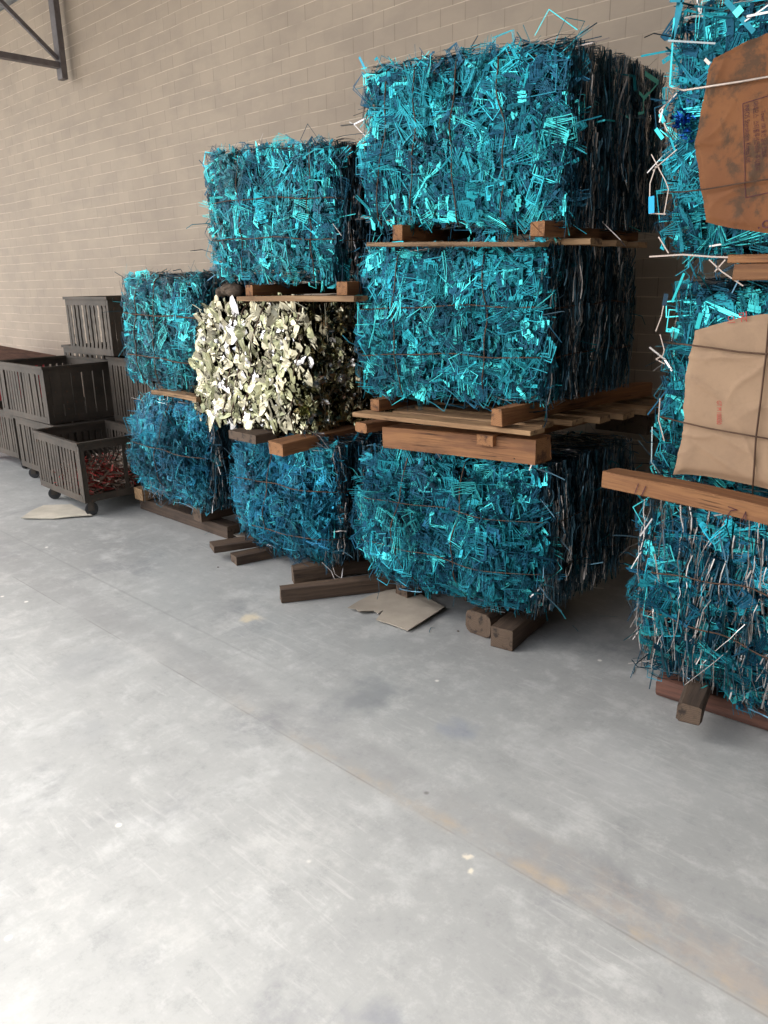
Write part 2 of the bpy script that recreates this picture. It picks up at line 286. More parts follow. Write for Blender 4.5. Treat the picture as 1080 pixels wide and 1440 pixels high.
# ---------------------------------------------------------------- scrap pieces (flat stamped strips), 2D templates of butt-joined quads
def rq(x0, y0, x1, y1, k=1):
    o = []
    for i in range(k):
        if abs(x1-x0) > abs(y1-y0):
            a, b = x0+(x1-x0)*i/k, x0+(x1-x0)*(i+1)/k; o.append([(a, y0), (b, y0), (b, y1), (a, y1)])
        else:
            a, b = y0+(y1-y0)*i/k, y0+(y1-y0)*(i+1)/k; o.append([(x0, a), (x1, a), (x1, b), (x0, b)])
    return o
def tabh(x, y, w, h):        # tab with a punched hole
    cx, cy, r = x+w*.35, y+h*.5, min(w, h)*.17
    return rq(x, y, cx-r, y+h)+rq(cx+r, y, x+w, y+h)+rq(cx-r, y, cx+r, cy-r)+rq(cx-r, cy+r, cx+r, y+h)
def T_frame(w, h, s):
    return rq(.03, 0, w-s, s, 2)+tabh(0, 0, .03, .013)+rq(0, .013, s, h-s, 2)+rq(0, h-s, w-s, h, 2)+rq(w-s, 0, w, h, 2)
def T_L(w, h, s): return tabh(0, 0, .034, .014)+rq(.034, 0, w-s, s, 2)+rq(w-s, 0, w, h-.012, 2)+rq(w-.022, h-.012, w, h)
def T_Z(s): return rq(0, 0, .024, .009)+rq(.015, .009, .024, .02)+rq(.015, .02, .04, .029)
def T_tabstrip(w, s): return tabh(0, 0, .036, .015)+rq(.036, 0, w, s, 3)
def T_strip(w, s): return rq(0, 0, w, s, 3)
def T_U(w, h, s): return rq(0, s, s*1.6, h, 2)+rq(0, 0, w, s, 2)+rq(w-s, s, w, h*.8, 2)+rq(w-.016, h*.8, w, h*.8+.02)
def T_hook(w, s): return rq(0, 0, w, s, 2)+rq(w, 0, w+.012, .024)+rq(w-.02, .014, w, .024)
TPL = [np.array(t) for t in (T_frame(.135, .08, .0034), T_frame(.10, .062, .0038), T_L(.12, .07, .0042), T_Z(0), T_tabstrip(.10, .0042), T_strip(.125, .0036), T_U(.09, .06, .0036), T_hook(.08, .005), T_strip(.075, .006), T_tabstrip(.055, .009), T_strip(.21, .0026), T_frame(.17, .11, .0034))]
TW = np.array([.09, .07, .16, .07, .17, .13, .10, .09, .02, .06, .22, .04]); TW /= TW.sum()

def place(mb, tpl, P, a, b, n, th, sc, tilt, bend, flip, col):
    "P,a,b,n (N,3); angle th, scale, tilt about the piece's own axes, bend curvature"
    q = tpl.reshape(-1, 2); c = q.mean(0); q = q-c
    X = q[None, :, 0]*sc[:, None]*flip[:, None]; Y = q[None, :, 1]*sc[:, None]
    Zb = bend[:, None]*(X**2)*6+tilt[:, :1]*X+tilt[:, 1:2]*Y
    ct, st = np.cos(th)[:, None], np.sin(th)[:, None]
    U = X*ct-Y*st; V = X*st+Y*ct
    W = P[:, None]+U[..., None]*a[:, None]+V[..., None]*b[:, None]+Zb[..., None]*n[:, None]
    Q = W.reshape(len(P)*len(tpl), 4, 3); mb.quads(Q, np.repeat(col, len(tpl), 0))

class Bale:
    def __init__(s, c4, y, depth=.72, bulge=.03, skew=0., seed=0, sag=0., topdy=0.):
        "c4: (x,z) of the front face TL, TR, BL, BR at plane y"
        s.r = np.random.default_rng(seed); (tl, tr, bl, br) = c4; z = lambda p, yy: np.array((p[0], yy, p[1]))
        s.c = np.array([[z(bl, y), z(br, y)], [z(tl, y+topdy), z(tr, y+topdy)]])     # [v][u]
        s.dv = np.array((skew, depth, 0.)); s.bulge = bulge; s.sag = sag; s.lat = .012+sag*.7; s.ph = s.r.uniform(0, 6, 12)
        s.w = np.linalg.norm(s.c[0, 1]-s.c[0, 0]); s.h = np.linalg.norm(s.c[1, 0]-s.c[0, 0]); s.d = depth
        s.ctr = s.c.mean((0, 1))+s.dv/2
    def base(s, u, v, wd):
        u, v, wd = [np.asarray(t, float)[..., None] for t in (u, v, wd)]
        return (s.c[0, 0]*(1-u)+s.c[0, 1]*u)*(1-v)+(s.c[1, 0]*(1-u)+s.c[1, 1]*u)*v+s.dv*wd
    def nz(s, a, b, k):
        p = s.ph; return .4*np.sin(a*7+p[k])*np.cos(b*6+p[k+1])+.35*np.sin(a*13+b*9+p[k+2])+.25*np.sin(b*19-a*5+p[k+3])
    def surf(s, face, a, b):
        "point, tangent a, tangent b, outward normal"
        a = np.asarray(a, float); b = np.asarray(b, float); o = np.ones(a.shape)
        X = s.c[0, 1]-s.c[0, 0]; X = X/np.linalg.norm(X); Yd = s.dv/np.linalg.norm(s.dv); Zd = np.array((0, 0, 1.))
        hump = (1-(2*a-1)**4)*(1-(2*b-1)**4); bl = s.bulge*hump+.012*s.nz(a, b, {'front': 0, 'right': 2, 'top': 4, 'left': 6, 'bottom': 7, 'back': 1}[face])-.012
        if face == 'front': P = s.base(a, b, o*0); t = (X, Zd, -Yd); ex = s.sag*np.exp(-((b-.42)/.3)**2)*hump-1.2*s.sag*np.clip(.25-b, 0, 1)*2; bl = bl+ex
        elif face == 'right': P = s.base(o, b, a); t = (Yd, Zd, X); bl = bl*.6
        elif face == 'left': P = s.base(o*0, b, 1-a); t = (-Yd, Zd, -X)
        elif face == 'top': P = s.base(a, o, b); t = (X, Yd, Zd); bl = bl*.25
        elif face == 'bottom': P = s.base(a, o*0, 1-b); t = (X, -Yd, -Zd); bl = bl*.3
        else: P = s.base(1-a, b, o); t = (-X, Zd, Yd)
        uu = {'front': a, 'right': o, 'left': o*0, 'back': 1-a}.get(face, a); vv = b if face not in ('top', 'bottom') else (o if face == 'top' else o*0)
        P = P+X*((uu*2-1)*s.lat*(np.sin(np.pi*vv)-4.*np.clip(.25-vv, 0, 1)*(s.sag > 0)))[..., None]
        n = np.broadcast_to(t[2], P.shape); return P+bl[..., None]*n, np.broadcast_to(t[0], P.shape), np.broadcast_to(t[1], P.shape), n
    def size(s, face): return {'front': (s.w, s.h), 'back': (s.w, s.h), 'right': (s.d, s.h), 'left': (s.d, s.h), 'top': (s.w, s.d), 'bottom': (s.w, s.d)}[face]
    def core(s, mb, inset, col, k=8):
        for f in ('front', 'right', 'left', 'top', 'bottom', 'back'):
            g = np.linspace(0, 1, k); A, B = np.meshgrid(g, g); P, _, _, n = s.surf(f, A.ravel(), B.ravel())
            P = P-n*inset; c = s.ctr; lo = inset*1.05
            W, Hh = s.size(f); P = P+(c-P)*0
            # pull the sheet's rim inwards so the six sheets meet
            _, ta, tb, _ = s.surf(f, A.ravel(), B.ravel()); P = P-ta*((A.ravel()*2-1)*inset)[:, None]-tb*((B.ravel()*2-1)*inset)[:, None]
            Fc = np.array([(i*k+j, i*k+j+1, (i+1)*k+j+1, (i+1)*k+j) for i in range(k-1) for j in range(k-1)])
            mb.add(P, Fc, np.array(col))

def palette(r, n, blue=0.):
    "coated strip colours, linear"
    t = r.random(n)[:, None]; base = np.array((.022, .30, .36))*(1-t)+np.array((.013, .095, .135))*t
    k = r.random(n)
    base[k > .89] = (.07, .60, .62); base[k < .34] = (.010, .055, .09); 
    if blue: base = base*(1-blue)+np.array((.016, .17, .33))*blue
    return base*r.uniform(.6, 1.25, (n, 1))
def side_palette(r, n, pale=.13, u=None, ph=0.):
    k = r.random(n); c = np.tile(np.array((.032, .066, .090)), (n, 1))*r.uniform(.2, 3.2, (n, 1))
    if u is not None: k = k+.22*np.sin(u*23+ph)+.12*np.sin(u*61+ph*2); k = np.clip(k, .0, 1.)
    c[k > 1-pale] = np.array((.60, .56, .54))*r.uniform(.4, 1.4, ((k > 1-pale).sum(), 1)); m = (k < .08); c[m] = np.array((.008, .06, .08))*r.uniform(.5, 1.3, (m.sum(), 1))
    return c
def clusters(s, mb, face, nclus, depth=(-.05, .008), blue=0., maxc=9, tilt=.10, edge=-.02, scl=.76):
    r = s.r; W, Hh = s.size(face)
    u0 = r.uniform(-edge, 1+edge, nclus); v0 = r.uniform(-edge, 1+edge, nclus); th0 = r.uniform(0, 2*math.pi, nclus)
    snap = r.random(nclus) < .35; th0[snap] = np.round(th0[snap]/(math.pi/2))*math.pi/2+r.normal(0, .12, snap.sum())
    ti = r.choice(len(TPL), nclus, p=TW); cnt = r.integers(1, maxc, nclus); cnt[r.random(nclus) < .35] = 1
    sh = r.uniform(.0045, .009, nclus); sd = r.uniform(0, 2*math.pi, nclus); d0 = r.uniform(depth[0], depth[1], nclus)
    tl0 = r.normal(0, tilt, (nclus, 2)); fl0 = r.choice([-1, 1], nclus); sc0 = r.uniform(.75, 1.25, nclus)*scl; dth = r.normal(0, .05, nclus); col0 = palette(r, nclus, blue)
    I = np.repeat(np.arange(nclus), cnt); j = np.concatenate([np.arange(c) for c in cnt])
    U = (u0[I]*W+np.cos(sd[I])*sh[I]*j)/W; V = (v0[I]*Hh+np.sin(sd[I])*sh[I]*j)/Hh
    keep = (U > .012) & (U < .988) & (V > .012) & (V < .988); I, j, U, V = I[keep], j[keep], U[keep], V[keep]
    n_ = len(I); P, a, b, n = s.surf(face, np.clip(U, 0, 1), np.clip(V, 0, 1)); P = P+a*((U-np.clip(U, 0, 1))*W)[:, None]+b*((V-np.clip(V, 0, 1))*Hh)[:, None]
    P = P+n*(d0[I]+r.normal(0, .0025, n_))[:, None]
    ga = .13*np.sin(U*9+V*5+s.ph[0])*np.cos(V*8-U*3+s.ph[1]); gb = .06+.15*np.sin(V*6.5+U*4+s.ph[2])*np.cos(U*7+s.ph[3])-.16*(V-.35) if face == 'front' else 0*U
    tt = th0[I]+dth[I]*j; fz = fl0[I]; tl = tl0[I]+r.normal(0, .05, (n_, 2))+np.stack([(ga*np.cos(tt)+gb*np.sin(tt)), (-ga*np.sin(tt)+gb*np.cos(tt))], -1); col = col0[I]*r.uniform(.85, 1.12, (n_, 1))
    for t in range(len(TPL)):
        k = ti[I] == t
        if k.any(): place(mb, TPL[t], P[k], a[k], b[k], n[k], (th0[I]+dth[I]*j+r.normal(0, .04, n_))[k], sc0[I][k], tl[k], r.normal(0, .25, k.sum()), fl0[I][k], col[k])
def edge_on(s, mb, face, nst, vertical=True, pale=.13, out=.01, wid=(.0010, .0052), lng=(.04, .2), lean=.10, pal=None):
    "pressed layers seen edge-on: slightly wavy narrow strips"
    r = s.r; W, Hh = s.size(face); K = 5
    u = r.uniform(0, 1, nst); ln = r.uniform(*lng, nst); hl = ln*.5/(Hh if vertical else W); v = r.uniform(0, 1, nst); 
    if vertical: v = np.clip(v, hl, 1.0-hl)
    else: u = np.clip(u, hl, 1-hl)
    wd = r.uniform(*wid, nst); an = r.normal(0, lean, nst)
    grp = np.sin(u*40+s.ph[3])+np.sin(u*17+s.ph[5]); an = an+.075*grp; big = r.random(nst) < .04; wd = np.where(big, wd*2.2, wd); an = np.where(r.random(nst) < .06, r.normal(0, .6, nst), an)
    d = r.uniform(-.035, out, nst)+.010*np.sin(u*55); P0, a, b, n = s.surf(face, u, np.clip(v, 0, 1))
    if not vertical: a, b = b, a
    t = np.linspace(-.5, .5, K)[None]; L_ = t*ln[:, None]; off = np.sin(t*r.uniform(2, 9, nst)[:, None]+r.uniform(0, 6, nst)[:, None])*r.uniform(.001, .008, nst)[:, None]+L_*an[:, None]
    tw = r.uniform(-1., 1., nst); wa = np.cos(tw)*wd; wn = np.sin(tw)*wd
    C = (P0+n*d[:, None])[:, None]+b[:, None]*L_[..., None]+a[:, None]*off[..., None]+n[:, None]*((np.sin(t*4+r.uniform(0, 6, nst)[:, None]))*.006)[..., None]
    A = C-a[:, None]*(wa/2)[:, None, None]-n[:, None]*(wn/2)[:, None, None]; B = C+a[:, None]*(wa/2)[:, None, None]+n[:, None]*(wn/2)[:, None, None]
    # stay inside the face's height
    Q = np.stack([A[:, :-1], B[:, :-1], B[:, 1:], A[:, 1:]], 2).reshape(-1, 4, 3); col = side_palette(r, nst, pale, u if vertical else v, s.ph[2]) if pal is None else pal(r, nst); mb.quads(Q, np.repeat(col, K-1, 0))
def strays(s, mb, n_, faces=('top', 'right', 'left'), far=.035, pal=None):
    "bent wires and strips that stick out of the edges"
    r = s.r
    for i in range(n_):
        f = faces[int(r.integers(len(faces)))]; e = r.random(); g = r.uniform(0, 1)
        a_, b_ = ((g, 0.) if f == 'top' else (r.choice([0., 1.]), g)) if e < .75 else (r.random(), r.random())
        P, a, b, n = s.surf(f, np.array([a_]), np.array([b_])); P, a, b, n = P[0], a[0], b[0], n[0]
        dr = n*r.uniform(.2, 1)+a*r.normal(0, .8)+b*r.normal(0, .6); dr /= np.linalg.norm(dr); dr2 = dr+np.cross(dr, n)*r.normal(0, 1.)+a*r.normal(0, .9); dr2 /= np.linalg.norm(dr2)
        l1, l2 = r.uniform(.02, far*1.6), r.uniform(.02, far*1.6); p0 = P-n*.02; p1 = p0+dr*(l1+.02); p2 = p1+dr2*l2-np.array((0, 0, .01))
        col = pal(r, 1)[0] if pal else side_palette(r, 1, .35)[0] if r.random() < .5 else palette(r, 1)[0]; wv = np.cross(dr, (0, 1, 0)); wv = wv/(np.linalg.norm(wv)+1e-6)*r.uniform(.0012, .0032)
        mb.quads(np.array([[p0-wv, p0+wv, p1+wv, p1-wv], [p1-wv, p1+wv, p2+wv, p2-wv]]), np.array([col, col]))
def tie(s, parent, axis, c, m=M_WIRE, rad=.0028, wob=.01, name='tie_wire', out=.007, slope=0.):
    r = s.r; K = 26; g = np.linspace(.0, 1., K); ph = r.uniform(0, 6); w_ = wob*np.sin(g*7+ph)+wob*.5*np.sin(g*17+ph)
    P = []
    faces = (('front', 'right', 'back', 'left') if axis == 'h' else ('front', 'top', 'back', 'bottom'))
    for f in faces:
        if axis == 'h': A, B = g, c+w_+((g-.5)*slope if f == 'front' else (0.5*slope if f == 'right' else 0))
        elif f == 'front': A, B = c+w_+(g-.5)*slope, g
        elif f == 'top': A, B = c+w_*.3+slope*.5+0*g, g
        elif f == 'back': A, B = 1-c+w_*.3-slope*.5, 1-g
        else: A, B = c+w_*.3-slope*.5, g
        p, a, b, n = s.surf(f, A, np.clip(B, 0, 1)); P.append((p+n*(out+.003*np.sin(g*23+ph))[:, None])[1:-1])
    P = np.concatenate(P+[P[0][:1]]); mb = MB(); tube(mb, P, rad, 5)
    return mb.build(name, m, parent, smooth=True)

def wire_piece(mb, pts, w, col, tabs=()):
    "a bent flat strip through 3D points, with punched tabs at (index, direction, length, width)"
    pts = np.array(pts, float); Q = []
    for p, q in zip(pts[:-1], pts[1:]):
        d = (q-p)/np.linalg.norm(q-p); s_ = np.cross(d, (0, 1, 0)); s_ = s_/(np.linalg.norm(s_)+1e-6)*w/2; Q.append([p-s_, q-s_, q+s_, p+s_])
    mb.quads(np.array(Q), np.tile(col, (len(Q), 1)))
    for i, d, ln, wd in tabs:
        p = pts[i]+np.array((0, -.001, 0)); d = np.array(d, float); d /= np.linalg.norm(d); s_ = np.cross(d, (0, 1, 0)); s_ /= np.linalg.norm(s_)
        t = np.array(tabh(0, -wd/2, ln, wd)).reshape(-1, 2); mb.quads((p+t[:, :1]*d+t[:, 1:]*s_).reshape(-1, 4, 3), np.tile(col, (len(t)//4, 1)))

def blue_bale(px, y, label, depth=.72, seed=1, bulge=.025, sag=0., blue=0., hties=(.33, .66), vties=(.25, .75), skew=0., dens=1., pale=.13, extra=None, stray=60, topdy=0., front_edge=0, group='pressed scrap bales in the stacks', drop=0.):
    c4 = [at(u, v, y+(topdy if i < 2 else 0)) for i, (u, v) in enumerate(px)]
    s = Bale(c4, y, depth, bulge, skew, seed, sag, topdy); o = s.c[0].mean(0)+s.dv/2
    root = empty('scrap_bale', o, label=label, cat='scrap bale', group=group)
    mb = MB(); s.core(mb, .05, (.004, .010, .014))  # near-black core colour paints the shade in the gaps between strips
    A = s.w*s.h
    clusters(s, mb, 'front', int(680*dens*A/.68), (-.055, -.02), blue)
    clusters(s, mb, 'front', int(860*dens*A/.68), (-.02, .004), blue)
    if front_edge: edge_on(s, mb, 'front', front_edge, True, .5, .012, (.0018, .005), (.08, .22), .12)
    edge_on(s, mb, 'right', int(3000*dens), True, pale*.75, .014); clusters(s, mb, 'right', 34, (-.015, .010), blue, 3, .35)
    edge_on(s, mb, 'left', 500, True, pale); clusters(s, mb, 'left', 24, (-.03, .01), blue, 4, .5)
    edge_on(s, mb, 'top', int(1700*dens), False, .22, .016, lean=.25); clusters(s, mb, 'top', 70, (-.02, .012), blue, 4, .35)
    edge_on(s, mb, 'bottom', 700, False, .15, .01, lean=.25); clusters(s, mb, 'bottom', 40, (-.02, .01), blue, 3, .3)
    strays(s, mb, int(stray*.6), ('top', 'left', 'right', 'bottom'), .05)
    if extra: extra(mb, s)
    for V in mb.v: V -= o if V.ndim == 2 else o
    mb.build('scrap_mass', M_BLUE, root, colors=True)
    for c in hties: tie(s, root, 'h', *(c if isinstance(c, tuple) else (c,))).location = -o
    for c in vties: tie(s, root, 'v', *(c if isinstance(c, tuple) else (c,))).location = -o
    return s, root, o

YF = 2.62
def p3(u, v, y): x, z = at(u, v, y); return (x, y, z)
CY = (.03, .36, .38); LIGHT = (.38, .31, .27)
def ex_3t(mb, s):
    wire_piece(mb, [p3(752, 50, 2.7), p3(772, 13, 2.7), p3(812, 42, 2.68)], .003, CY)
    wire_piece(mb, [p3(508, 97, 2.6), p3(516, 95, 2.6)], .003, CY, ()); wire_piece(mb, [p3(505, 80, 2.62), p3(513, 96, 2.62)], .010, (.03, .2, .28))
    # bright stamped piece hanging on the right face
    x = s.c[0, 1][0]+.03
    def q(u, v):
        r_ = R @ np.array([u-540., 720.-v, -F]); t = x/r_[0]; return (x, r_[1]*t, H+r_[2]*t)
    P = [q(908, 104), q(925, 115), q(903, 150), q(905, 160)]; Q = []
    for (p, e, wv) in ((q(907, 103), q(926, 116), .018), (q(925, 117), q(904, 142), .007), (q(904, 142), q(905, 158), .006), (q(905, 158), q(897, 160), .010), (q(898, 130), q(905, 138), .012), (q(903, 138), q(912, 130), .009)):
        p, e = np.array(p), np.array(e); d = (e-p)/np.linalg.norm(e-p); sd_ = np.cross(d, (1, 0, 0)); sd_ = sd_/np.linalg.norm(sd_)*wv/2; x0 = len(Q)*.0006*np.array((1, 0, 0)); Q.append([p-sd_+x0, e-sd_+x0, e+sd_+x0, p+sd_+x0])
    mb.quads(np.array(Q), np.tile((.05, .42, .40), (len(Q), 1)))
    r = s.r
    for i in range(46):   # pale bundle lying on the top edge
        u = r.uniform(560, 815); v = 95-(u-560)*.165+r.normal(0, 5)+8; ln = r.uniform(25, 70); a = r.normal(-.22, .12)
        wire_piece(mb, [p3(u, v, 2.66+r.uniform(-.03, .1)), p3(u+ln*.5, v+ln*.5*a+r.normal(0, 1.5), 2.67), p3(u+ln, v+ln*a, 2.7)], r.uniform(.002, .005), LIGHT if r.random() < .45 else (.02, .05, .07))
b3t, *_ = blue_bale([(510, 96), (802, 52), (507, 316), (802, 318)], YF, 'large turquoise scrap bale topmost in the centre stack, pale strips bunched along its top', depth=.75, seed=31, bulge=.02, hties=(), vties=((.13, M_WIRE, .003, .01, 'tie_wire', .007, .05), (.3, M_WIRE, .003, .012), (.5, M_WIRE, .003, .01), (.72, M_WIRE, .003, .012, 'tie_wire', .007, -.03)), extra=ex_3t, stray=60, pale=.2, dens=1.1)
b3m, *_ = blue_bale([(500, 352), (769, 344), (506, 556), (765, 566)], YF, 'turquoise scrap bale in the middle of the centre stack, resting on the slatted pallet boards', depth=.7, seed=32, bulge=.035, hties=(.62, .3), vties=(.26, .73), dens=1.1)
def ex_3b(mb, s):
    for i in range(30):
        u = s.r.uniform(820, 890); wire_piece(mb, [p3(u, 624+s.r.normal(0, 3), 3.2), p3(u+s.r.uniform(-20, 25), 628+s.r.normal(0, 6), 3.1)], .003, LIGHT if s.r.random() < .3 else (.02, .06, .08))
b3b, *_ = blue_bale([(508, 630), (762, 655), (518, 812), (752, 872)], YF, 'bulging turquoise scrap bale at the bottom of the centre stack under a thick squared beam', depth=.75, seed=33, bulge=.045, sag=.065, hties=((.66, M_WIRE, .002, .012), (.33, M_WIRE, .002, .02)), vties=(.3, .62), dens=1.15, pale=.2, blue=.12, extra=ex_3b, stray=120)
b2t, *_ = blue_bale([(286, 215), (473, 199), (297, 391), (476, 396)], YF, 'turquoise scrap bale standing on boards right above the gold metal bale', depth=.75, seed=21, bulge=.02, hties=(.62, .32), vties=(.3, .82), dens=1.15, stray=60)
b2b, *_ = blue_bale([(330, 614), (470, 626), (342, 760), (462, 800)], YF, 'blue scrap bale lowest below the gold bale, rounded bottom sagging toward two short timbers', depth=.72, seed=22, bulge=.05, sag=.06, blue=.45, hties=(.65, .25), vties=(.45,), dens=1.1, pale=.18, stray=110)
b1t, *_ = blue_bale([(170, 389), (285, 389), (178, 533), (285, 556)], YF, 'turquoise scrap bale left of the gold one, with rusty ties crossing in a grid', depth=.75, seed=11, bulge=.03, sag=.01, hties=((.66, M_WIRE, .0042, .006), (.27, M_WIRE, .0042, .006)), vties=((.23, M_WIRE, .004, .01), (.46, M_WIRE, .004, .01)), dens=1., stray=90)
def ex_1b(mb, s):
    for k, (u, v) in enumerate(((237, 651), (241, 656), (229, 660), (232, 664))):
        wire_piece(mb, [p3(u, v, 2.585), p3(u+5, v+4, 2.58)], .025, (.8, .8, .78))
    for i in range(120):
        x = s.r.normal(218, 7); v = s.r.uniform(580, 680); wire_piece(mb, [p3(x, v, 2.59+s.r.uniform(0, .03)), p3(x+s.r.normal(1.5, 2), v+s.r.uniform(10, 20), 2.585), p3(x+s.r.normal(4, 3), v+s.r.uniform(22, 38), 2.59)], .003, (.28, .3, .33) if s.r.random() < .5 else (.03, .1, .16))
b1b, *_ = blue_bale([(190, 557), (290, 574), (190, 683), (292, 722)], YF, 'squashed blue scrap bale lowest at the left end, beside the slatted carts', depth=.7, seed=12, bulge=.05, sag=.06, blue=.4, hties=(.55,), vties=(.5,), dens=1., pale=.2, extra=ex_1b, stray=90)

# right-hand stack (runs past the picture's edge)
def ex_4t(mb, s):
    lp = lambda pts, y, w, c, tabs=(): wire_piece(mb, [p3(u, v, y) for u, v in pts], w, c, tabs)
    lp([(952, 210), (922, 236), (918, 240)], 2.6, .0028, LIGHT); lp([(927, 156), (938, 184)], 2.6, .004, LIGHT); lp([(952, 131), (927, 156)], 2.6, .004, LIGHT); lp([(928, 160), (934, 172)], 2.59, .012, (.06, .5, .55))
    lp([(922, 181), (932, 195)], 2.62, .012, (.05, .45, .48)); lp([(916, 217), (936, 255), (940, 266), (934, 300)], 2.6, .003, LIGHT); lp([(922, 234), (914, 258), (913, 300), (936, 301)], 2.6, .0035, LIGHT); lp([(916, 276), (916, 300)], 2.59, .020, (.03, .28, .5))
    lp([(926, 333), (940, 356)], 2.6, .004, LIGHT); lp([(913, 361), (960, 358), (1000, 361), (1030, 362)], 2.59, .005, LIGHT); lp([(942, 0), (960, 0), (946, 55), (940, 56)], 2.58, .012, (.02, .13, .17)); lp([(939, 57), (1006, 61)], 2.57, .005, (.22, .24, .24))
    lp([(948, 25), (942, 120), (955, 127)], 2.58, .006, (.04, .36, .4)); lp([(955, 0), (947, 50)], 2.6, .014, (.02, .13, .17)); lp([(1020, 0), (1060, 45)], 2.57, .014, (.02, .14, .18), ()); lp([(1035, 12), (1041, 20)], 2.56, .024, (.1, .65, .6))
    lp([(1050, 23), (1080, 17), (1130, 10)], 2.56, .006, (.5, .47, .44)); lp([(1047, 30), (1085, 4)], 2.565, .004, (.5, .47, .44)); lp([(991, 83), (998, 90)], 2.57, .009, (.4, .36, .32))
    for i in range(90):  # blue plastic film crumpled into the side
        u, v = s.r.normal(962, 6), s.r.normal(172, 12); q = np.array([p3(u+s.r.normal(0, 3.5), v+s.r.normal(0, 3.5), 2.57+s.r.uniform(-.012, .02)) for _ in range(4)]); mb.quads(q[None], np.array([(.012, .09, .38)])*s.r.uniform(.4, 1.4))
b4t, r4t, o4t = blue_bale([(950, 14), (1225, -40), (938, 352), (1210, 362)], YF, 'topmost scrap bale at the right edge, wrapped over by a dirty orange-brown sack', depth=.75, seed=41, bulge=.02, hties=(), vties=(), dens=1.15, stray=130, extra=ex_4t)
def ex_4m(mb, s):
    lp = lambda pts, y, w, c, tabs=(): wire_piece(mb, [p3(u, v, y) for u, v in pts], w, c, tabs)
    lp([(936, 414), (930, 445), (922, 466)], 2.6, .0035, LIGHT); lp([(937, 413), (934, 430)], 2.59, .016, (.02, .04, .06)); lp([(928, 470), (934, 492), (932, 500), (922, 505), (935, 512)], 2.6, .0035, LIGHT); lp([(962, 384), (945, 425)], 2.58, .008, CY); lp([(997, 365), (1015, 382), (1045, 402)], 2.57, .004, LIGHT)
    lp([(1020, 365), (1005, 382)], 2.57, .004, LIGHT); lp([(928, 560), (926, 590), (934, 620)], 2.6, .004, LIGHT); lp([(917, 600), (916, 650), (930, 668)], 2.58, .004, (.3, .4, .42)); lp([(980, 462), (986, 440)], 2.57, .015, CY)
b4m, r4m, o4m = blue_bale([(955, 406), (1215, 392), (918, 665), (1185, 718)], YF, 'scrap bale at the right edge with plain kraft paper tied over its face', depth=.75, seed=42, bulge=.015, hties=(), vties=(), dens=1.2, stray=120, extra=ex_4m)
b4b, r4b, o4b = blue_bale([(908, 702), (1190, 742), (896, 935), (1180, 1045)], YF, 'loose shaggy scrap bale with hanging pale strips, lowest at the right edge', depth=.75, seed=43, bulge=.02, sag=.02, hties=((.62, M_WIRE, .003, .02), (.35, M_WIRE, .003, .02)), vties=(), dens=.75, stray=150, front_edge=800, blue=.15)

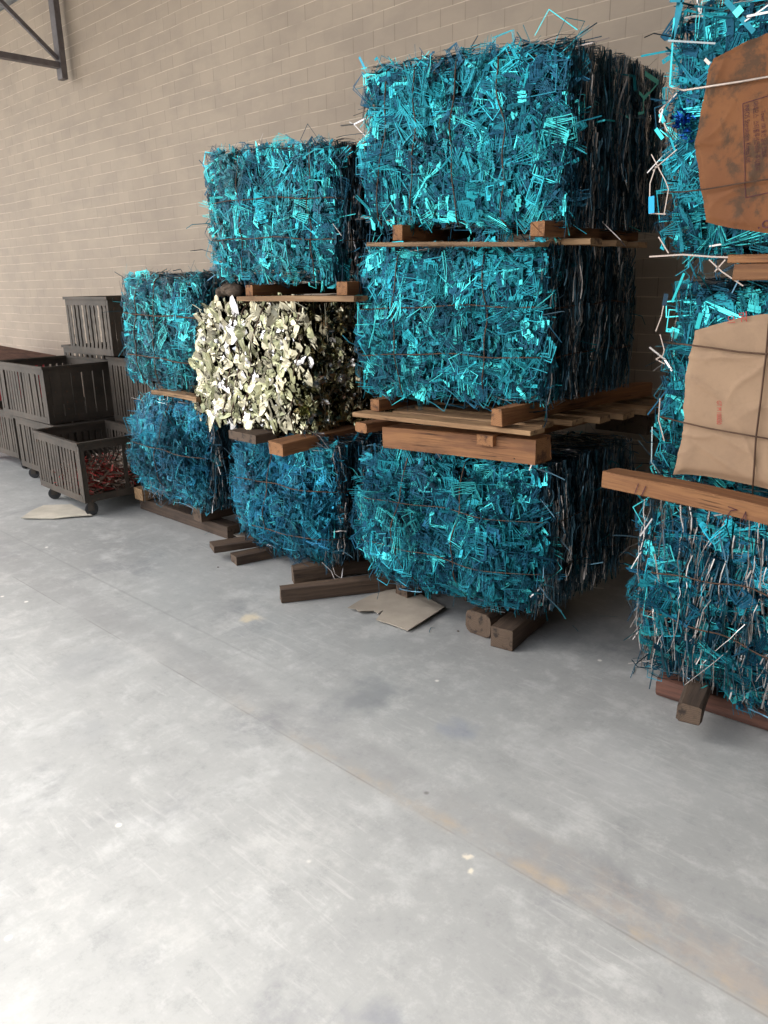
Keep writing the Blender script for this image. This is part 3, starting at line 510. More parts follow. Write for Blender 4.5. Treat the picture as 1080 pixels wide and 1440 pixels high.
# ---------------------------------------------------------------- bright metal bale
def gold_bale(px, y, label):
    c4 = [at(u, v, y) for u, v in px]; s = Bale(c4, y, .75, .03, 0, 55, 0); o = s.c[0].mean(0)+s.dv/2; r = s.r
    root = empty('scrap_bale', o, label=label, cat='scrap bale', group='pressed scrap bales in the stacks'); mb = MB(); s.core(mb, .035, (.3, .29, .22)); gp = lambda r_, n_: np.array((.35, .34, .26))*r_.uniform(.1, 1.6, (n_, 1))
    def shards(face, n_, depth, tilt, size, dark=1.):
        U, V = r.uniform(.03, .97, n_), r.uniform(.05, .94, n_); P, a, b, n = s.surf(face, np.clip(U, 0, 1), np.clip(V, 0, 1)); P = P+n*r.uniform(*depth, n_)[:, None]
        G = 7; rad = r.uniform(*size, n_)*1.25; k = r.integers(3, 6, n_); ang0 = r.uniform(0, 6.28, n_)
        # concave star-like remnant: polar outline, grid of rings so it can curl
        ta = np.linspace(0, 2*math.pi, 4*G+1)[:-1]; m = len(ta)
        prof = .42+.58*(1-np.abs(np.sin(ta[None]*k[:, None]/2))**r.uniform(.8, 1.7, n_)[:, None]); prof *= 1+.3*np.sin(ta[None]*2+r.uniform(0, 6, n_)[:, None])+r.normal(0, .045, prof.shape)
        rings = np.array([0.02, .35, .7, 1.]); asp = r.uniform(.7, 1.35, n_)
        X = (prof[:, None]*rings[None, :, None]*np.cos(ta))*rad[:, None, None]*asp[:, None, None]; Y = (prof[:, None]*rings[None, :, None]*np.sin(ta))*rad[:, None, None]
        cu = r.normal(0, 3.5, n_)[:, None, None]; ca = r.uniform(0, 3.14, n_)[:, None, None]; W = cu*(X*np.cos(ca)+Y*np.sin(ca))**2+r.normal(0, 4, n_)[:, None, None]*X*Y
        tl = r.normal(0, tilt, (n_, 2)); W = W+tl[:, :1, None]*X+tl[:, 1:, None]*Y; W = np.clip(W, -.016, .016)+.0035*np.sin(X*60+r.uniform(0, 6, n_)[:, None, None])*np.sin(Y*70+r.uniform(0, 6, n_)[:, None, None])
        c_, s_ = np.cos(ang0)[:, None, None], np.sin(ang0)[:, None, None]; A, B = X*c_-Y*s_, X*s_+Y*c_
        Q = P[:, None, None]+A[..., None]*a[:, None, None]+B[..., None]*b[:, None, None]+W[..., None]*n[:, None, None]
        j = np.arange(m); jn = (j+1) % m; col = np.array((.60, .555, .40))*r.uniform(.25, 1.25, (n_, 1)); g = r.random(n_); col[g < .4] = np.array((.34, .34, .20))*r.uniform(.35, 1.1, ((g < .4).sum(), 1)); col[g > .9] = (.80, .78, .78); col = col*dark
        for q in range(3):
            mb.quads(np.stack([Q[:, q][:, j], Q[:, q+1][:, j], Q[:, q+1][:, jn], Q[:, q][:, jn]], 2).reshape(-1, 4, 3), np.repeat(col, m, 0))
    shards('front', 260, (-.04, -.015), .2, (.05, .09), .6); shards('front', 380, (-.016, .004), .34, (.035, .08), .85); shards('front', 120, (-.005, .006), .4, (.02, .045), .95); shards('right', 700, (-.04, .010), .75, (.02, .055), 1.5); shards('top', 160, (-.03, .006), .4, (.03, .06)); shards('left', 150, (-.03, .01), .5, (.03, .06)); shards('bottom', 140, (-.03, .01), .4, (.03, .06))  # deep shards tinted darker to shade the gaps, right face tinted brighter
    edge_on(s, mb, 'right', 700, True, .25, .010, pal=gp); strays(s, mb, 25, pal=gp)
    for V in mb.v: V -= o
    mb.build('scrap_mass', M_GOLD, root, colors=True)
    for c, sl in ((.36, .05), (.56, .12), (.44, .02), (.93, 0.)): tie(s, root, 'v', c, M_WIRE, .0035, .02, 'tie_wire', .012, sl).location = -o
    return s
gold_bale([(283, 430), (434, 427), (273, 585), (424, 615)], YF-.02, 'crumpled champagne-gold bright metal bale, the only one not blue')

# ---------------------------------------------------------------- timbers
def timber(p, q, w, h, m, name, label=None, cat=None, parent=None, up=0., bev=.0035, jit=.0025, rnd=0., group=None, seed=0):
    "squared timber from p to q (3D, bottom centre line), width w, height h"
    r = np.random.default_rng(seed or int(abs(p[0]*1000)+abs(p[1]*777)+abs(p[2]*333))+5); p, q = np.array(p, float), np.array(q, float); l = np.linalg.norm(q-p)
    K = max(4, int(l/.14)); prof = []
    for sx, sy in ((-1, 0), (1, 0), (1, 1), (-1, 1)):
        cx, cy = sx*w/2, sy*h; b = bev+rnd*min(w, h)*.25
        if (sx, sy) == (-1, 0): prof += [(cx, cy+b), (cx+b*.3, cy+b*.3), (cx+b, cy)]
        if (sx, sy) == (1, 0): prof += [(cx-b, cy), (cx-b*.3, cy+b*.3), (cx, cy+b)]
        if (sx, sy) == (1, 1): prof += [(cx, cy-b), (cx-b*.3, cy-b*.3), (cx-b, cy)]
        if (sx, sy) == (-1, 1): prof += [(cx+b, cy), (cx+b*.3, cy-b*.3), (cx, cy-b)]
    prof = np.array(prof); n_ = len(prof); V = []
    bow = r.normal(0, jit*1.2, 2)
    for i in range(K+1):
        t = i/K; o = np.array([l*t, bow[0]*math.sin(math.pi*t), bow[1]*math.sin(math.pi*t) if bow[1] > 0 else 0]); e = 0
        if i in (0, K): e = (1 if i == 0 else -1)*.003
        sh = 1-.012*(i in (0, K))
        jj = r.normal(0, jit*.35, (n_, 2))
        for (a, b), (ja, jb) in zip(prof, jj): V.append((o[0]+(0 if i not in (0, K) else r.normal(0, jit*.5)), o[1]+a*sh+ja, max(0.0005, o[2]+h/2+(b-h/2)*sh+jb)))
    Fc = [(i*n_+j, (i+1)*n_+j, (i+1)*n_+(j+1) % n_, i*n_+(j+1) % n_) for i in range(K) for j in range(n_)]+[tuple(range(n_)), tuple(K*n_+j for j in range(n_))[::-1]]
    d = q-p; rz = math.atan2(d[1], d[0]); ry = -math.asin(d[2]/l)
    mb = MB(); mb.add(V, Fc); o = mb.build(name, m, parent); o.rotation_euler = (0, ry, rz)
    o.location = Vector(p)-(parent.location if parent else Vector((0, 0, 0))); 
    if label: tag(o, label, cat, group)
    return o
G = 'timbers and pallets spacing the bales'
fp = lambda u, v, z=0.: (*floor_at(u, v, z), z)
timber((-1.975, 2.70, .002), (-1.96, 3.35, .002), .15, .115, M_OLD, 'timber', 'dark rounded log end poking out under the lower front of the centre stack', 'timber', rnd=.9, group=G)
timber((-1.81, 2.655, .002), (-1.87, 3.05, .002), .11, .10, M_OLD, 'timber', 'dark squared timber end just right of the rounded log under the centre stack', 'timber', group=G)
timber((-2.55, 2.80, .002), (-2.45, 3.3, .002), .1, .10, M_OLD, 'timber', 'dark timber under the left corner of the bottom centre bale', 'timber', group=G)
timber((-3.0, 2.35, .001), (-2.60, 3.0, .001), .075, .075, M_OLD, 'timber', 'long squared brown timber on the floor between two lower bales, its pale end out', 'timber', group=G)
timber((-3.15, 2.56, .001), (-2.80, 3.2, .001), .10, .095, M_OLD, 'timber', 'rough rotten timber with a split end, behind the long squared one', 'timber', rnd=.7, jit=.012, group=G)
timber((-3.66, 2.53, .001), (-3.50, 3.1, .001), .10, .055, M_OLD, 'timber', 'short low timber underneath a dark plank, left of the lowest middle bale', 'timber', group=G)
timber((-3.82, 2.49, .058), (-3.56, 3.1, .062), .13, .04, M_OLD, 'plank', 'dark plank laid across a short timber below the gold bale stack', 'plank', group=G)
timber((-5.18, 2.83, .001), (-4.07, 2.83, .001), .10, .085, M_OLD, 'timber', 'long low timber along the floor in front of the leftmost bale stack', 'timber', group=G)
timber((-5.11, 2.74, .09), (-5.09, 3.3, .09), .12, .09, M_PALE, 'timber', 'pale cross block at the left corner under the leftmost bottom bale', 'timber', group=G)
timber((-4.32, 2.72, .09), (-4.30, 3.3, .09), .11, .10, M_OLD, 'timber', 'dark cross block at the right corner under the leftmost bottom bale', 'timber', group=G)
timber((-4.45, 2.60, .945), (-3.98, 2.62, .935), .10, .03, M_PALE, 'plank', 'thin plank between the two bales of the leftmost stack', 'plank', group=G)
# beam under the gold bale
timber((-3.06, 2.42, .765), (-3.02, 3.2, .77), .12, .065, M_WOOD, 'timber', 'brown beam sticking out under the right side of the gold bale', 'timber', group=G, jit=.006)
timber((-3.45, 2.50, .775), (-3.42, 3.2, .775), .26, .05, M_OLD, 'timber', 'broad dark block under the left part of the gold bale', 'timber', group=G)
# pallet between the gold bale and the one above
def pallet(origin, label, parts):
    root = empty('pallet', origin, label=label, cat='pallet', group=G)
    for nm, p, q, w_, h_, m in parts: timber(p, q, w_, h_, m, nm, parent=root)
    return root
pallet((-3.0, 2.6, 1.52), 'brown pallet with a long front board between the gold bale and the bale above it',
  [('deck_board', (-3.43, 2.56, 1.520), (-2.56, 2.56, 1.520), .09, .025, M_PALE), ('deck_board', (-3.43, 2.85, 1.520), (-2.56, 2.85, 1.520), .09, .022, M_OLD), ('deck_board', (-3.43, 3.2, 1.520), (-2.56, 3.2, 1.520), .09, .022, M_OLD),
   ('stringer', (-3.38, 2.56, 1.547), (-3.38, 3.25, 1.547), .06, .056, M_WOOD), ('stringer', (-2.68, 2.56, 1.547), (-2.68, 3.25, 1.547), .07, .062, M_WOOD)])
pallet((-1.9, 2.6, 1.7), 'pallet of pale boards and square blocks below the topmost centre bale',
  [('deck_board', (-2.47, 2.56, 1.752), (-1.62, 2.56, 1.716), .09, .016, M_PALE), ('deck_board', (-2.40, 2.74, 1.745), (-1.50, 2.74, 1.722), .09, .022, M_PALE), ('deck_board', (-2.40, 2.98, 1.745), (-1.52, 2.98, 1.722), .09, .022, M_PALE), ('deck_board', (-2.40, 3.22, 1.745), (-1.55, 3.22, 1.722), .09, .022, M_PALE),
   ('stringer', (-2.33, 2.56, 1.771), (-2.33, 3.3, 1.771), .056, .062, M_WOOD), ('stringer', (-1.64, 2.56, 1.752), (-1.64, 3.3, 1.752), .06, .054, M_WOOD)])
timber((-2.435, 2.62, .862), (-1.60, 2.60, .905), .115, .10, M_WOOD, 'timber', 'thick squared orange-brown beam resting along the top front of the bottom centre bale', 'timber', group=G, jit=.005)
timber((-2.60, 2.58, .912), (-2.53, 3.3, .905), .09, .048, M_WOOD, 'timber', 'stubby round-edged timber end left of the thick squared beam', 'timber', group=G, rnd=.8)
timber((-1.75, 3.55, .87), (-1.75, 3.65, .87), .28, .12, M_OLD, 'timber', 'dark rear block under the slatted pallet, against the wall side', 'timber', group=G)
pallet((-2.0, 2.6, 1.0), 'slatted pallet with pale sawn board ends fanned out below the middle centre bale',
  [('deck_board', (-2.57, 2.545, 1.004), (-1.60, 2.55, 1.027), .10, .020, M_PALE), ('deck_board', (-2.45, 2.69, 1.006), (-1.66, 2.72, 1.020), .10, .020, M_PALE), ('deck_board', (-2.45, 2.85, 1.004), (-1.62, 2.89, 1.014), .10, .024, M_PALE), ('deck_board', (-2.45, 3.02, 1.0), (-1.58, 3.05, 1.006), .10, .028, M_PALE),
   ('deck_board', (-2.45, 3.2, .998), (-1.56, 3.23, 1.0), .11, .028, M_PALE), ('deck_board', (-2.45, 3.4, .995), (-1.55, 3.43, .995), .11, .028, M_PALE), ('deck_board', (-2.45, 3.62, .99), (-1.62, 3.66, .99), .12, .028, M_PALE), ('deck_board', (-2.45, 3.82, .988), (-1.58, 3.84, .988), .12, .028, M_PALE),
   ('stringer', (-2.485, 2.56, 1.030), (-2.485, 3.3, 1.030), .055, .055, M_WOOD), ('stringer', (-1.835, 2.53, .955), (-1.82, 3.4, .950), .085, .045, M_WOOD)])
timber((-1.745, 2.48, 1.053), (-1.72, 3.74, 1.035), .055, .066, M_WOOD, 'timber', 'long squared beam running back to the wall on top of the slatted pallet', 'timber', group=G, jit=.005)
# right stack
BL = timber((-1.268, 2.50, .890), (-.30, 2.50, .826), .10, .058, M_WOOD, 'timber', 'long orange beam with dark pencil marks under the kraft-papered bale', 'timber', group=G, jit=.004)
timber((-.925, 2.60, 1.588), (-.3, 2.60, 1.57), .10, .05, M_WOOD, 'timber', 'reddish brown block between the two upper bales at the right edge', 'timber', group=G)
timber((-.945, 2.60, 1.640), (-.3, 2.60, 1.630), .11, .024, M_WOOD, 'plank', 'thin brown plank directly beneath the sack-covered topmost right bale', 'plank', group=G)
timber((-1.115, 2.765, .001), (-.25, 2.81, .001), .10, .085, M_RED, 'timber', 'long red-brown timber on the floor under the loose right bale', 'timber', group=G, rnd=.8)
timber((-.885, 2.47, .087), (-1.0, 3.05, .089), .085, .075, M_OLD, 'timber', 'short grey log laid crosswise over the red-brown timber, its sawn end facing out', 'timber', group=G, rnd=.5, jit=.006)
# pencil marks on the long orange beam
mb = MB()
def stroke(mb, x, z, pts, w=.003):
    P = [(x+a, 0, z+b) for a, b in pts]; Q = []
    for p, q in zip(P[:-1], P[1:]):
        p, q = np.array(p), np.array(q); d = q-p; d /= np.linalg.norm(d); s_ = np.cross(d, (0, 1, 0))*w/2; Q.append([p-s_, p+s_, q+s_, q-s_])
    mb.quads(np.array(Q), np.zeros((len(Q), 3)))
for x_, z_, pts, w_ in ((.13, .028, [(0, -.018), (.008, .02)], .003), (.155, .026, [(0, -.018), (.01, .018)], .004), (.44, .024, [(0, .018), (.03, .014), (.012, .008), (.004, -.012), (.012, -.018), (.02, -.012)], .003), (.49, .024, [(0, -.015), (.006, .016), (.012, -.016)], .003)):
    mb = MB(); stroke(mb, x_, z_, pts, w_); mb.build('pencil_mark', M_INK, BL).location = (0, -.0545, 0)

# ---------------------------------------------------------------- sacks tied over the two right bales
def sack(name, m, left, right, top, bottom, y, label, seed, amp):
    "cloth sheet between boundary curves given as pixel polylines; gets its own wrinkles"
    r = np.random.default_rng(seed); NU, NV = 80, 100
    def curve(pl, t):
        pl = np.array(pl, float); d = np.r_[0, np.cumsum(np.linalg.norm(np.diff(pl, axis=0), axis=1))]; d /= d[-1]; c = np.stack([np.interp(t, d, pl[:, 0]), np.interp(t, d, pl[:, 1])], -1)
        for _ in range(25): c[1:-1] = (c[:-2]+c[2:])*.25+c[1:-1]*.5
        e = np.cumsum(r.normal(0, .35, len(t))); e -= np.linspace(e[0], e[-1], len(t)); return c+np.stack([e, e*.5], -1)
    u = np.linspace(0, 1, NU); v = np.linspace(0, 1, NV); Lc, Rc, Tc, Bc = curve(left, v), curve(right, v), curve(top, u), curve(bottom, u)
    U, Vv = np.meshgrid(u, v); PX = (1-U)[..., None]*Lc[:, None]+U[..., None]*Rc[:, None]+(1-Vv)[..., None]*Tc[None]+Vv[..., None]*Bc[None]
    PX -= ((1-U)*(1-Vv))[..., None]*Tc[0]+(U*(1-Vv))[..., None]*Tc[-1]+((1-U)*Vv)[..., None]*Bc[0]+(U*Vv)[..., None]*Bc[-1]
    ph = r.uniform(0, 6, 8); cr = [(r.uniform(0, 1), r.uniform(.2, 1), r.uniform(0, 3.14), r.uniform(.3, 1)) for _ in range(16)]
    def depth(X, Zz):
        w_ = .004*np.sin(X*9+ph[0]+Zz*4)+.002*np.sin(Zz*12+ph[1]+X*5)
        for cx, cz, an, k in cr:
            gx = X-(x0+cx*(x1-x0)); gz = Zz-(z0+cz**2.2*(z1-z0)); d = gx*np.cos(an)+gz*np.sin(an)+.012*np.sin(gx*25+gz*18); e = -gx*np.sin(an)+gz*np.cos(an); w_ = w_-k*amp*(np.exp(-np.abs(d)/.012))*np.exp(-(e/.09)**2)
        return y-.006+w_
    P = np.array([[at(a, b, y) for a, b in row] for row in PX]); x0, x1 = P[..., 0].min(), P[..., 0].max(); z0, z1 = P[..., 1].min(), P[..., 1].max()
    Yd = depth(P[..., 0], P[..., 1]); rim = np.minimum(np.minimum(U, 1-U)*2, np.minimum(Vv, 1-Vv)*2); Yd = Yd+.012*np.exp(-(rim/.06)**2)
    V3 = np.stack([P[..., 0], Yd, P[..., 1]], -1).reshape(-1, 3); back = V3+np.array((0, .0015, 0)); Fc = [(i*NU+j, (i+1)*NU+j, (i+1)*NU+j+1, i*NU+j+1) for i in range(NV-1) for j in range(NU-1)]
    n_ = len(V3); Fb = [tuple(k+n_ for k in f[::-1]) for f in Fc]; mb = MB(); o0 = V3.mean(0); mb.add(np.r_[V3, back]-o0, Fc+Fb)
    o = mb.build(name, m, smooth=True); o.location = o0; tag(o, label, 'sack'); return o, o0, depth
def text_mesh(body, size):
    c = bpy.data.curves.new('t', 'FONT'); c.body = body; c.size = size; ob = bpy.data.objects.new('t', c); COL.objects.link(ob)
    dg = bpy.context.evaluated_depsgraph_get(); me = bpy.data.meshes.new_from_object(ob.evaluated_get(dg)); V = [tuple(v.co) for v in me.vertices]; Fc = [tuple(p.vertices) for p in me.polygons]
    bpy.data.objects.remove(ob); bpy.data.curves.remove(c); bpy.data.meshes.remove(me); return np.array(V), Fc
def print_on(parent, o0, depth, lines, m, name, ang, org, frame=None, squash=.8):
    "lines: (text, size, along, across)"
    mb = MB(); ca, sa = math.cos(ang), math.sin(ang)
    def put(V): X = org[0]+V[:, 0]*ca-V[:, 1]*sa; Z = org[1]+V[:, 0]*sa+V[:, 1]*ca; return np.stack([X, depth(X, Z)-.0016, Z], -1)-o0
    for body, size, a, b in lines:
        V, Fc = text_mesh(body, size)
        if len(V): mb.add(put(np.stack([V[:, 0]*squash+a, V[:, 1]+b], -1)), Fc)
    if frame:
        for (x0, y0), (x1, y1) in zip(frame[:-1], frame[1:]):
            K = 14; t = np.linspace(0, 1, K); d = np.array((x1-x0, y1-y0)); d /= np.linalg.norm(d); nn = np.array((-d[1], d[0]))*.0011; c = np.stack([x0+(x1-x0)*t, y0+(y1-y0)*t], -1)
            V = put(np.r_[c-nn, c+nn]); mb.add(V, [(i, i+1, K+i+1, K+i) for i in range(K-1)])
    return mb.build(name, m, parent)
YS = 2.565
skO, oO, dO = sack('sack', M_SACKO, [(1004, 82), (994, 110), (986, 160), (978, 205), (983, 262), (990, 290), (992, 312)], [(1190, 10), (1185, 150), (1190, 340)], [(1004, 82), (1040, 62), (1080, 45), (1190, 10)], [(992, 312), (1010, 317), (1040, 322), (1080, 328), (1190, 340)], YS, 'dirty orange-brown printed sack tied against the topmost right bale', 61, .010)
def dO2(X, Z): return dO(X, Z)
ox, oz = at(1050, 143, YS)
print_on(skO, oO, dO, [('INEOS Styrolution Korea Ltd.', .0200, .006, .010-.020), ('이네오스  스티롤루션코리아 주식회사', .0185, .004, .030-.016), ('Tower 100 울산 남구 산업로', .0165, .034, .053-.018), ('Office +82 52 279 2550', .0165, .030, .074-.02), ('Regional +82 52 279 8200', .0165, .028, .093-.02), ('Homepage Customer', .0165, .028, .112-.02)], M_INK, 'printed_text', math.radians(-82), (ox+.008, oz-.004), [(.262, .16), (.262, -.014), (0, -.014), (0, .16)], .66)
ox, oz = at(1069, 325, YS); print_on(skO, oO, dO, [('.oN', .05, 0, 0)], M_INK, 'printed_text', math.radians(2), (ox-.006, oz+.006), None, 1.)
skK, oK, dK = sack('sack', M_SACKK, [(977, 465), (976, 486), (965, 522), (960, 560), (960, 600), (955, 638), (950, 655), (945, 668)], [(1190, 430), (1180, 720)], [(977, 465), (1010, 455), (1050, 444), (1080, 441), (1190, 430)], [(945, 668), (960, 667), (1000, 672), (1080, 688), (1180, 720)], YS, 'clean tan kraft paper sack tied flat over the middle right bale', 62, .009)
ox, oz = at(1013, 563, YS); print_on(skK, oK, dK, [('GT M 100050', .022, 0, -.009)], M_INKR, 'printed_text', math.radians(-84), (ox, oz), None, .62)
ox, oz = at(1024, 455, YS); print_on(skK, oK, dK, [('으', .03, 0, -.0), ('뭐', .034, .034, .002)], M_INKR, 'printed_text', math.radians(8), (ox, oz), None, 1.)
# free ties that hold the sacks: their own wires round the bales
def wire_thing(pts, rad, m, label, par=None):
    mb = MB(); P = [np.array(p) for p in pts]; out_ = []
    for a, b in zip(P[:-1], P[1:]): out_ += [a+(b-a)*t for t in np.linspace(0, 1, 6)[:-1]]
    out_.append(P[-1]); tube(mb, out_, rad, 6); o = mb.build('tie_wire', m, par, smooth=True)
    if par: o.location = -par.location
    return o
YW = YS-.022
def dW(d, u, v): x, z = at(u, v, YW); return (x, min(YW, float(d(np.array(x), np.array(z)))-.004), z)
wire_thing([p3(940, 122, 2.60), dW(dO, 962, 127), dW(dO, 1000, 121), dW(dO, 1040, 115), dW(dO, 1080, 108), dW(dO, 1200, 92), p3(1240, 90, 3.3)], .0032, M_WIREL, '', r4t)
wire_thing([p3(930, 270, 2.64), dW(dO, 960, 270), dW(dO, 1000, 265), dW(dO, 1040, 258), dW(dO, 1080, 252), dW(dO, 1200, 240), p3(1240, 240, 3.3)], .0024, M_WIRE, '', r4t)
wire_thing([p3(935, 482, 2.64), dW(dK, 960, 484), dW(dK, 1000, 489), dW(dK, 1040, 495), dW(dK, 1080, 498), dW(dK, 1190, 505), p3(1225, 505, 3.3)], .0030, M_WIRE, '', r4m)
wire_thing([p3(925, 585, 2.64), dW(dK, 960, 594), dW(dK, 1000, 603), dW(dK, 1040, 610), dW(dK, 1080, 617), dW(dK, 1180, 635), p3(1215, 640, 3.3)], .0030, M_WIRE, '', r4m)
wire_thing([p3(1084, 395, 2.66), dW(dK, 1082, 445), dW(dK, 1077, 500), dW(dK, 1070, 560), dW(dK, 1063, 616), dW(dK, 1059, 680), p3(1058, 700, 2.66)], .0030, M_WIRE, '', r4m)

# ---------------------------------------------------------------- slatted carts
def panel(mb, W, Hh, y, n_, gap, x0=0., post=.035, t=.006, r=None, bottom=.05, top=.045, zlo=0., wavy=0.):
    "upright slatted panel in the local XZ plane at y"
    box(mb, (x0, y, zlo), (x0+post, y+t, Hh)); box(mb, (x0+W-post, y, zlo), (x0+W, y+t, Hh))
    pitch = (W-2*post)/n_
    for i in range(n_):
        a = x0+post+pitch*i+gap*pitch/2; b = a+pitch*(1-gap); e = r.normal(0, .002) if r is not None else 0; f = r.normal(0, .004) if r is not None else 0
        if wavy:
            K = 8
            for k in range(K):
                z0_, z1_ = bottom+(Hh-bottom-top)*k/K, bottom+(Hh-bottom-top)*(k+1)/K; s0 = wavy*pitch*(k % 2-.5)
                mb.add([(a+s0, y, z0_), (b+s0, y, z0_), (b-s0, y, z1_), (a-s0, y, z1_)], [(0, 1, 2, 3)])
        else: mb.add([(a, y+e, bottom-.003), (b, y+e, bottom-.003), (b, y+e+.004, bottom-.003), (a, y+e+.004, bottom-.003), (a+f, y+e, Hh-top+.003), (b+f, y+e, Hh-top+.003), (b+f, y+e+.004, Hh-top+.003), (a+f, y+e+.004, Hh-top+.003)], BOXF)
    box(mb, (x0+post, y-.001, zlo), (x0+W-post, y+t+.001, bottom)); box(mb, (x0+post, y-.001, Hh-top), (x0+W-post, y+t+.001, Hh))
def cart(x, y, z, rz, W, D, Hh, label, casters=True, n_=13, gap=.28, seed=1, openside=False, wavy=0.):
    r = np.random.default_rng(seed); o = empty('slatted_cart', (x, y, z), rz, label=label, cat='cart', group='dark slatted metal carts at the left'); b0 = .115 if casters else 0.
    def par(nm, loc=(0, 0, 0), rot=0, w_=W, **k):
        mb = MB(); panel(mb, w_, Hh-b0, 0, **k); q = mb.build(nm, M_CART, o); q.location = (loc[0], loc[1], b0+loc[2]); q.rotation_euler = (0, 0, rot); return q
    par('front_panel', n_=n_, gap=gap, r=r, wavy=wavy); par('back_panel', (0, D, 0), n_=n_, gap=gap, r=r)
    par('side_panel', (.004, .007, 0), math.pi/2, D-.008, n_=9, gap=gap, r=r)
    if openside:
        mb = MB(); W2 = D-.010; Hp = Hh-b0
        box(mb, (0, 0, 0), (.03, .006, Hp)); box(mb, (W2-.03, 0, 0), (W2, .006, Hp)); box(mb, (W2*.55, 0, .05), (W2*.55+.03, .006, Hp-.04)); box(mb, (.03, -.001, 0), (W2-.03, .007, .05)); box(mb, (.03, -.001, Hp-.04), (W2-.03, .007, Hp))
        for i in range(7):
            a = .05+i*.035; mb.add([(a+.02*math.sin(k*.8), 0, Hp-.04-k*.022) for k in range(6)]+[(a+.012+.02*math.sin(k*.8), 0, Hp-.04-k*.022) for k in range(6)], [(k, k+1, k+7, k+6) for k in range(5)])
        q = mb.build('side_panel', M_CART, o); q.location = (W-.002, .008, b0); q.rotation_euler = (0, 0, math.pi/2)
    else: par('side_panel', (W-.002, .008, 0), math.pi/2, D-.010, n_=6, gap=.10, r=r)
    mb = MB(); box(mb, (.008, .008, b0+.004), (W-.010, D-.003, b0+.016)); mb.build('floor_plate', M_CART, o)
    mb = MB(); e = .012
    box(mb, (-e, -e, Hh), (W+e, .012, Hh+.022)); box(mb, (-e, D-.006, Hh), (W+e, D+e+.006, Hh+.022)); box(mb, (-e, .012, Hh), (.014, D-.006, Hh+.022)); box(mb, (W-.014, .012, Hh), (W+e, D-.006, Hh+.022)); mb.build('rim', M_CART, o)
    if casters:
        for cx, cy in ((.07, .07), (W-.07, .07), (.07, D-.07), (W-.07, D-.07)):
            mb = MB(); box(mb, (-.04, -.035, .103), (.04, .035, .114)); box(mb, (-.028, -.022, .04), (-.022, .022, .103)); box(mb, (.022, -.022, .04), (.028, .022, .103)); f = mb.build('caster', M_CART, o); f.location = (cx, cy, 0); f.rotation_euler = (0, 0, r.uniform(-.8, .8))
            mb = MB(); th = np.linspace(0, 2*math.pi, 21)[:-1]; prof = [(-.015, .028), (-.015, .044), (-.012, .047), (.012, .047), (.015, .044), (.015, .028)]
            V = [(px, rr*math.cos(t), .048+rr*math.sin(t)) for px, rr in prof for t in th]; Fc = [(i*20+j, i*20+(j+1) % 20, (i+1)*20+(j+1) % 20, (i+1)*20+j) for i in range(5) for j in range(20)]+[tuple(range(20))[::-1], tuple(100+j for j in range(20))]
            mb.add(V, Fc); mb.build('wheel', M_RUBBER, f)
    return o
cart(-6.04, 2.42, 0, -.035, .80, .58, .535, 'front slatted cart on casters with red and tan scrap inside, nearest to the bales', n_=14, gap=.34, seed=3, openside=True)
cart(-6.88, 2.62, 0, -.02, .80, .58, .535, 'slatted cart on casters half hidden behind the front cart, beneath a bigger bin', n_=14, seed=4)
cart(-8.05, 2.72, 0, 0.0, .86, .58, .52, 'slatted cart on the floor cut by the left picture edge', n_=15, seed=5)
cart(-7.06, 2.60, .562, .0, .92, .62, .43, 'large slatted bin stacked on two carts, at the left edge', casters=False, n_=15, seed=6)
cart(-6.0, 3.10, 0, 0, .80, .60, .52, 'slatted cart at the bottom of the back stack, in the shade behind the front cart', n_=14, seed=7)
cart(-6.0, 3.08, .545, 0, .80, .60, .50, 'slatted bin in the middle of the back stack, between the big bin and the bales', casters=False, n_=18, seed=8)
cart(-6.50, 3.02, 1.088, -.04, .78, .50, .425, 'perforated bin highest of all the carts, against the brick wall', casters=False, n_=10, gap=.36, seed=9, wavy=.12)
cart(-7.25, 3.28, 0, 0, .76, .55, .52, 'slatted cart on the floor behind the large left bin', n_=12, seed=10)
cart(-7.22, 3.28, .545, 0, .76, .55, .53, 'slatted bin whose rim just shows behind the large left bin', casters=False, n_=8, gap=.5, seed=13)

# scrap in the front cart
def heap(name, cx, cy, z, w_, d_, h_, n_, cols, label, seed):
    r = np.random.default_rng(seed); mb = MB(); Q = []; C_ = []
    for i in range(n_):
        p = np.array((cx+r.uniform(-w_, w_)/2, cy+r.uniform(-d_, d_)/2, 0)); p[2] = z+h_*r.random()*(1-abs(p[0]-cx)/w_*.6); a = r.uniform(0, 6.28); e = r.normal(0, .4); d = np.array((math.cos(a), math.sin(a), e)); s_ = np.cross(d, r.normal(0, 1, 3)); s_ /= np.linalg.norm(s_)
        l = r.uniform(.03, .10); k = r.uniform(.006, .014); Q.append([p-d*l/2-s_*k/2, p+d*l/2-s_*k/2, p+d*l/2+s_*k/2, p-d*l/2+s_*k/2]); C_.append(np.array(cols[int(r.integers(len(cols)))])*r.uniform(.6, 1.2))
    mb.quads(np.array(Q), np.array(C_)); o = mb.build(name, scrap_mat('mixed_scrap', .1, .55), colors=True); tag(o, label, 'scrap', kind='stuff')
heap('red_scrap', -5.50, 2.66, .16, .48, .46, .22, 1500, [(.38, .035, .03), (.42, .06, .045), (.28, .19, .14), (.36, .27, .21), (.30, .20, .15)], 'red and tan scrap pieces heaped in the front cart', 3)
heap('tan_scrap', -5.50, 2.84, .13, .48, .22, .28, 900, [(.42, .33, .26), (.3, .22, .16), (.55, .48, .42)], 'pale tan scrap pieces in the rear half of the front cart', 4)

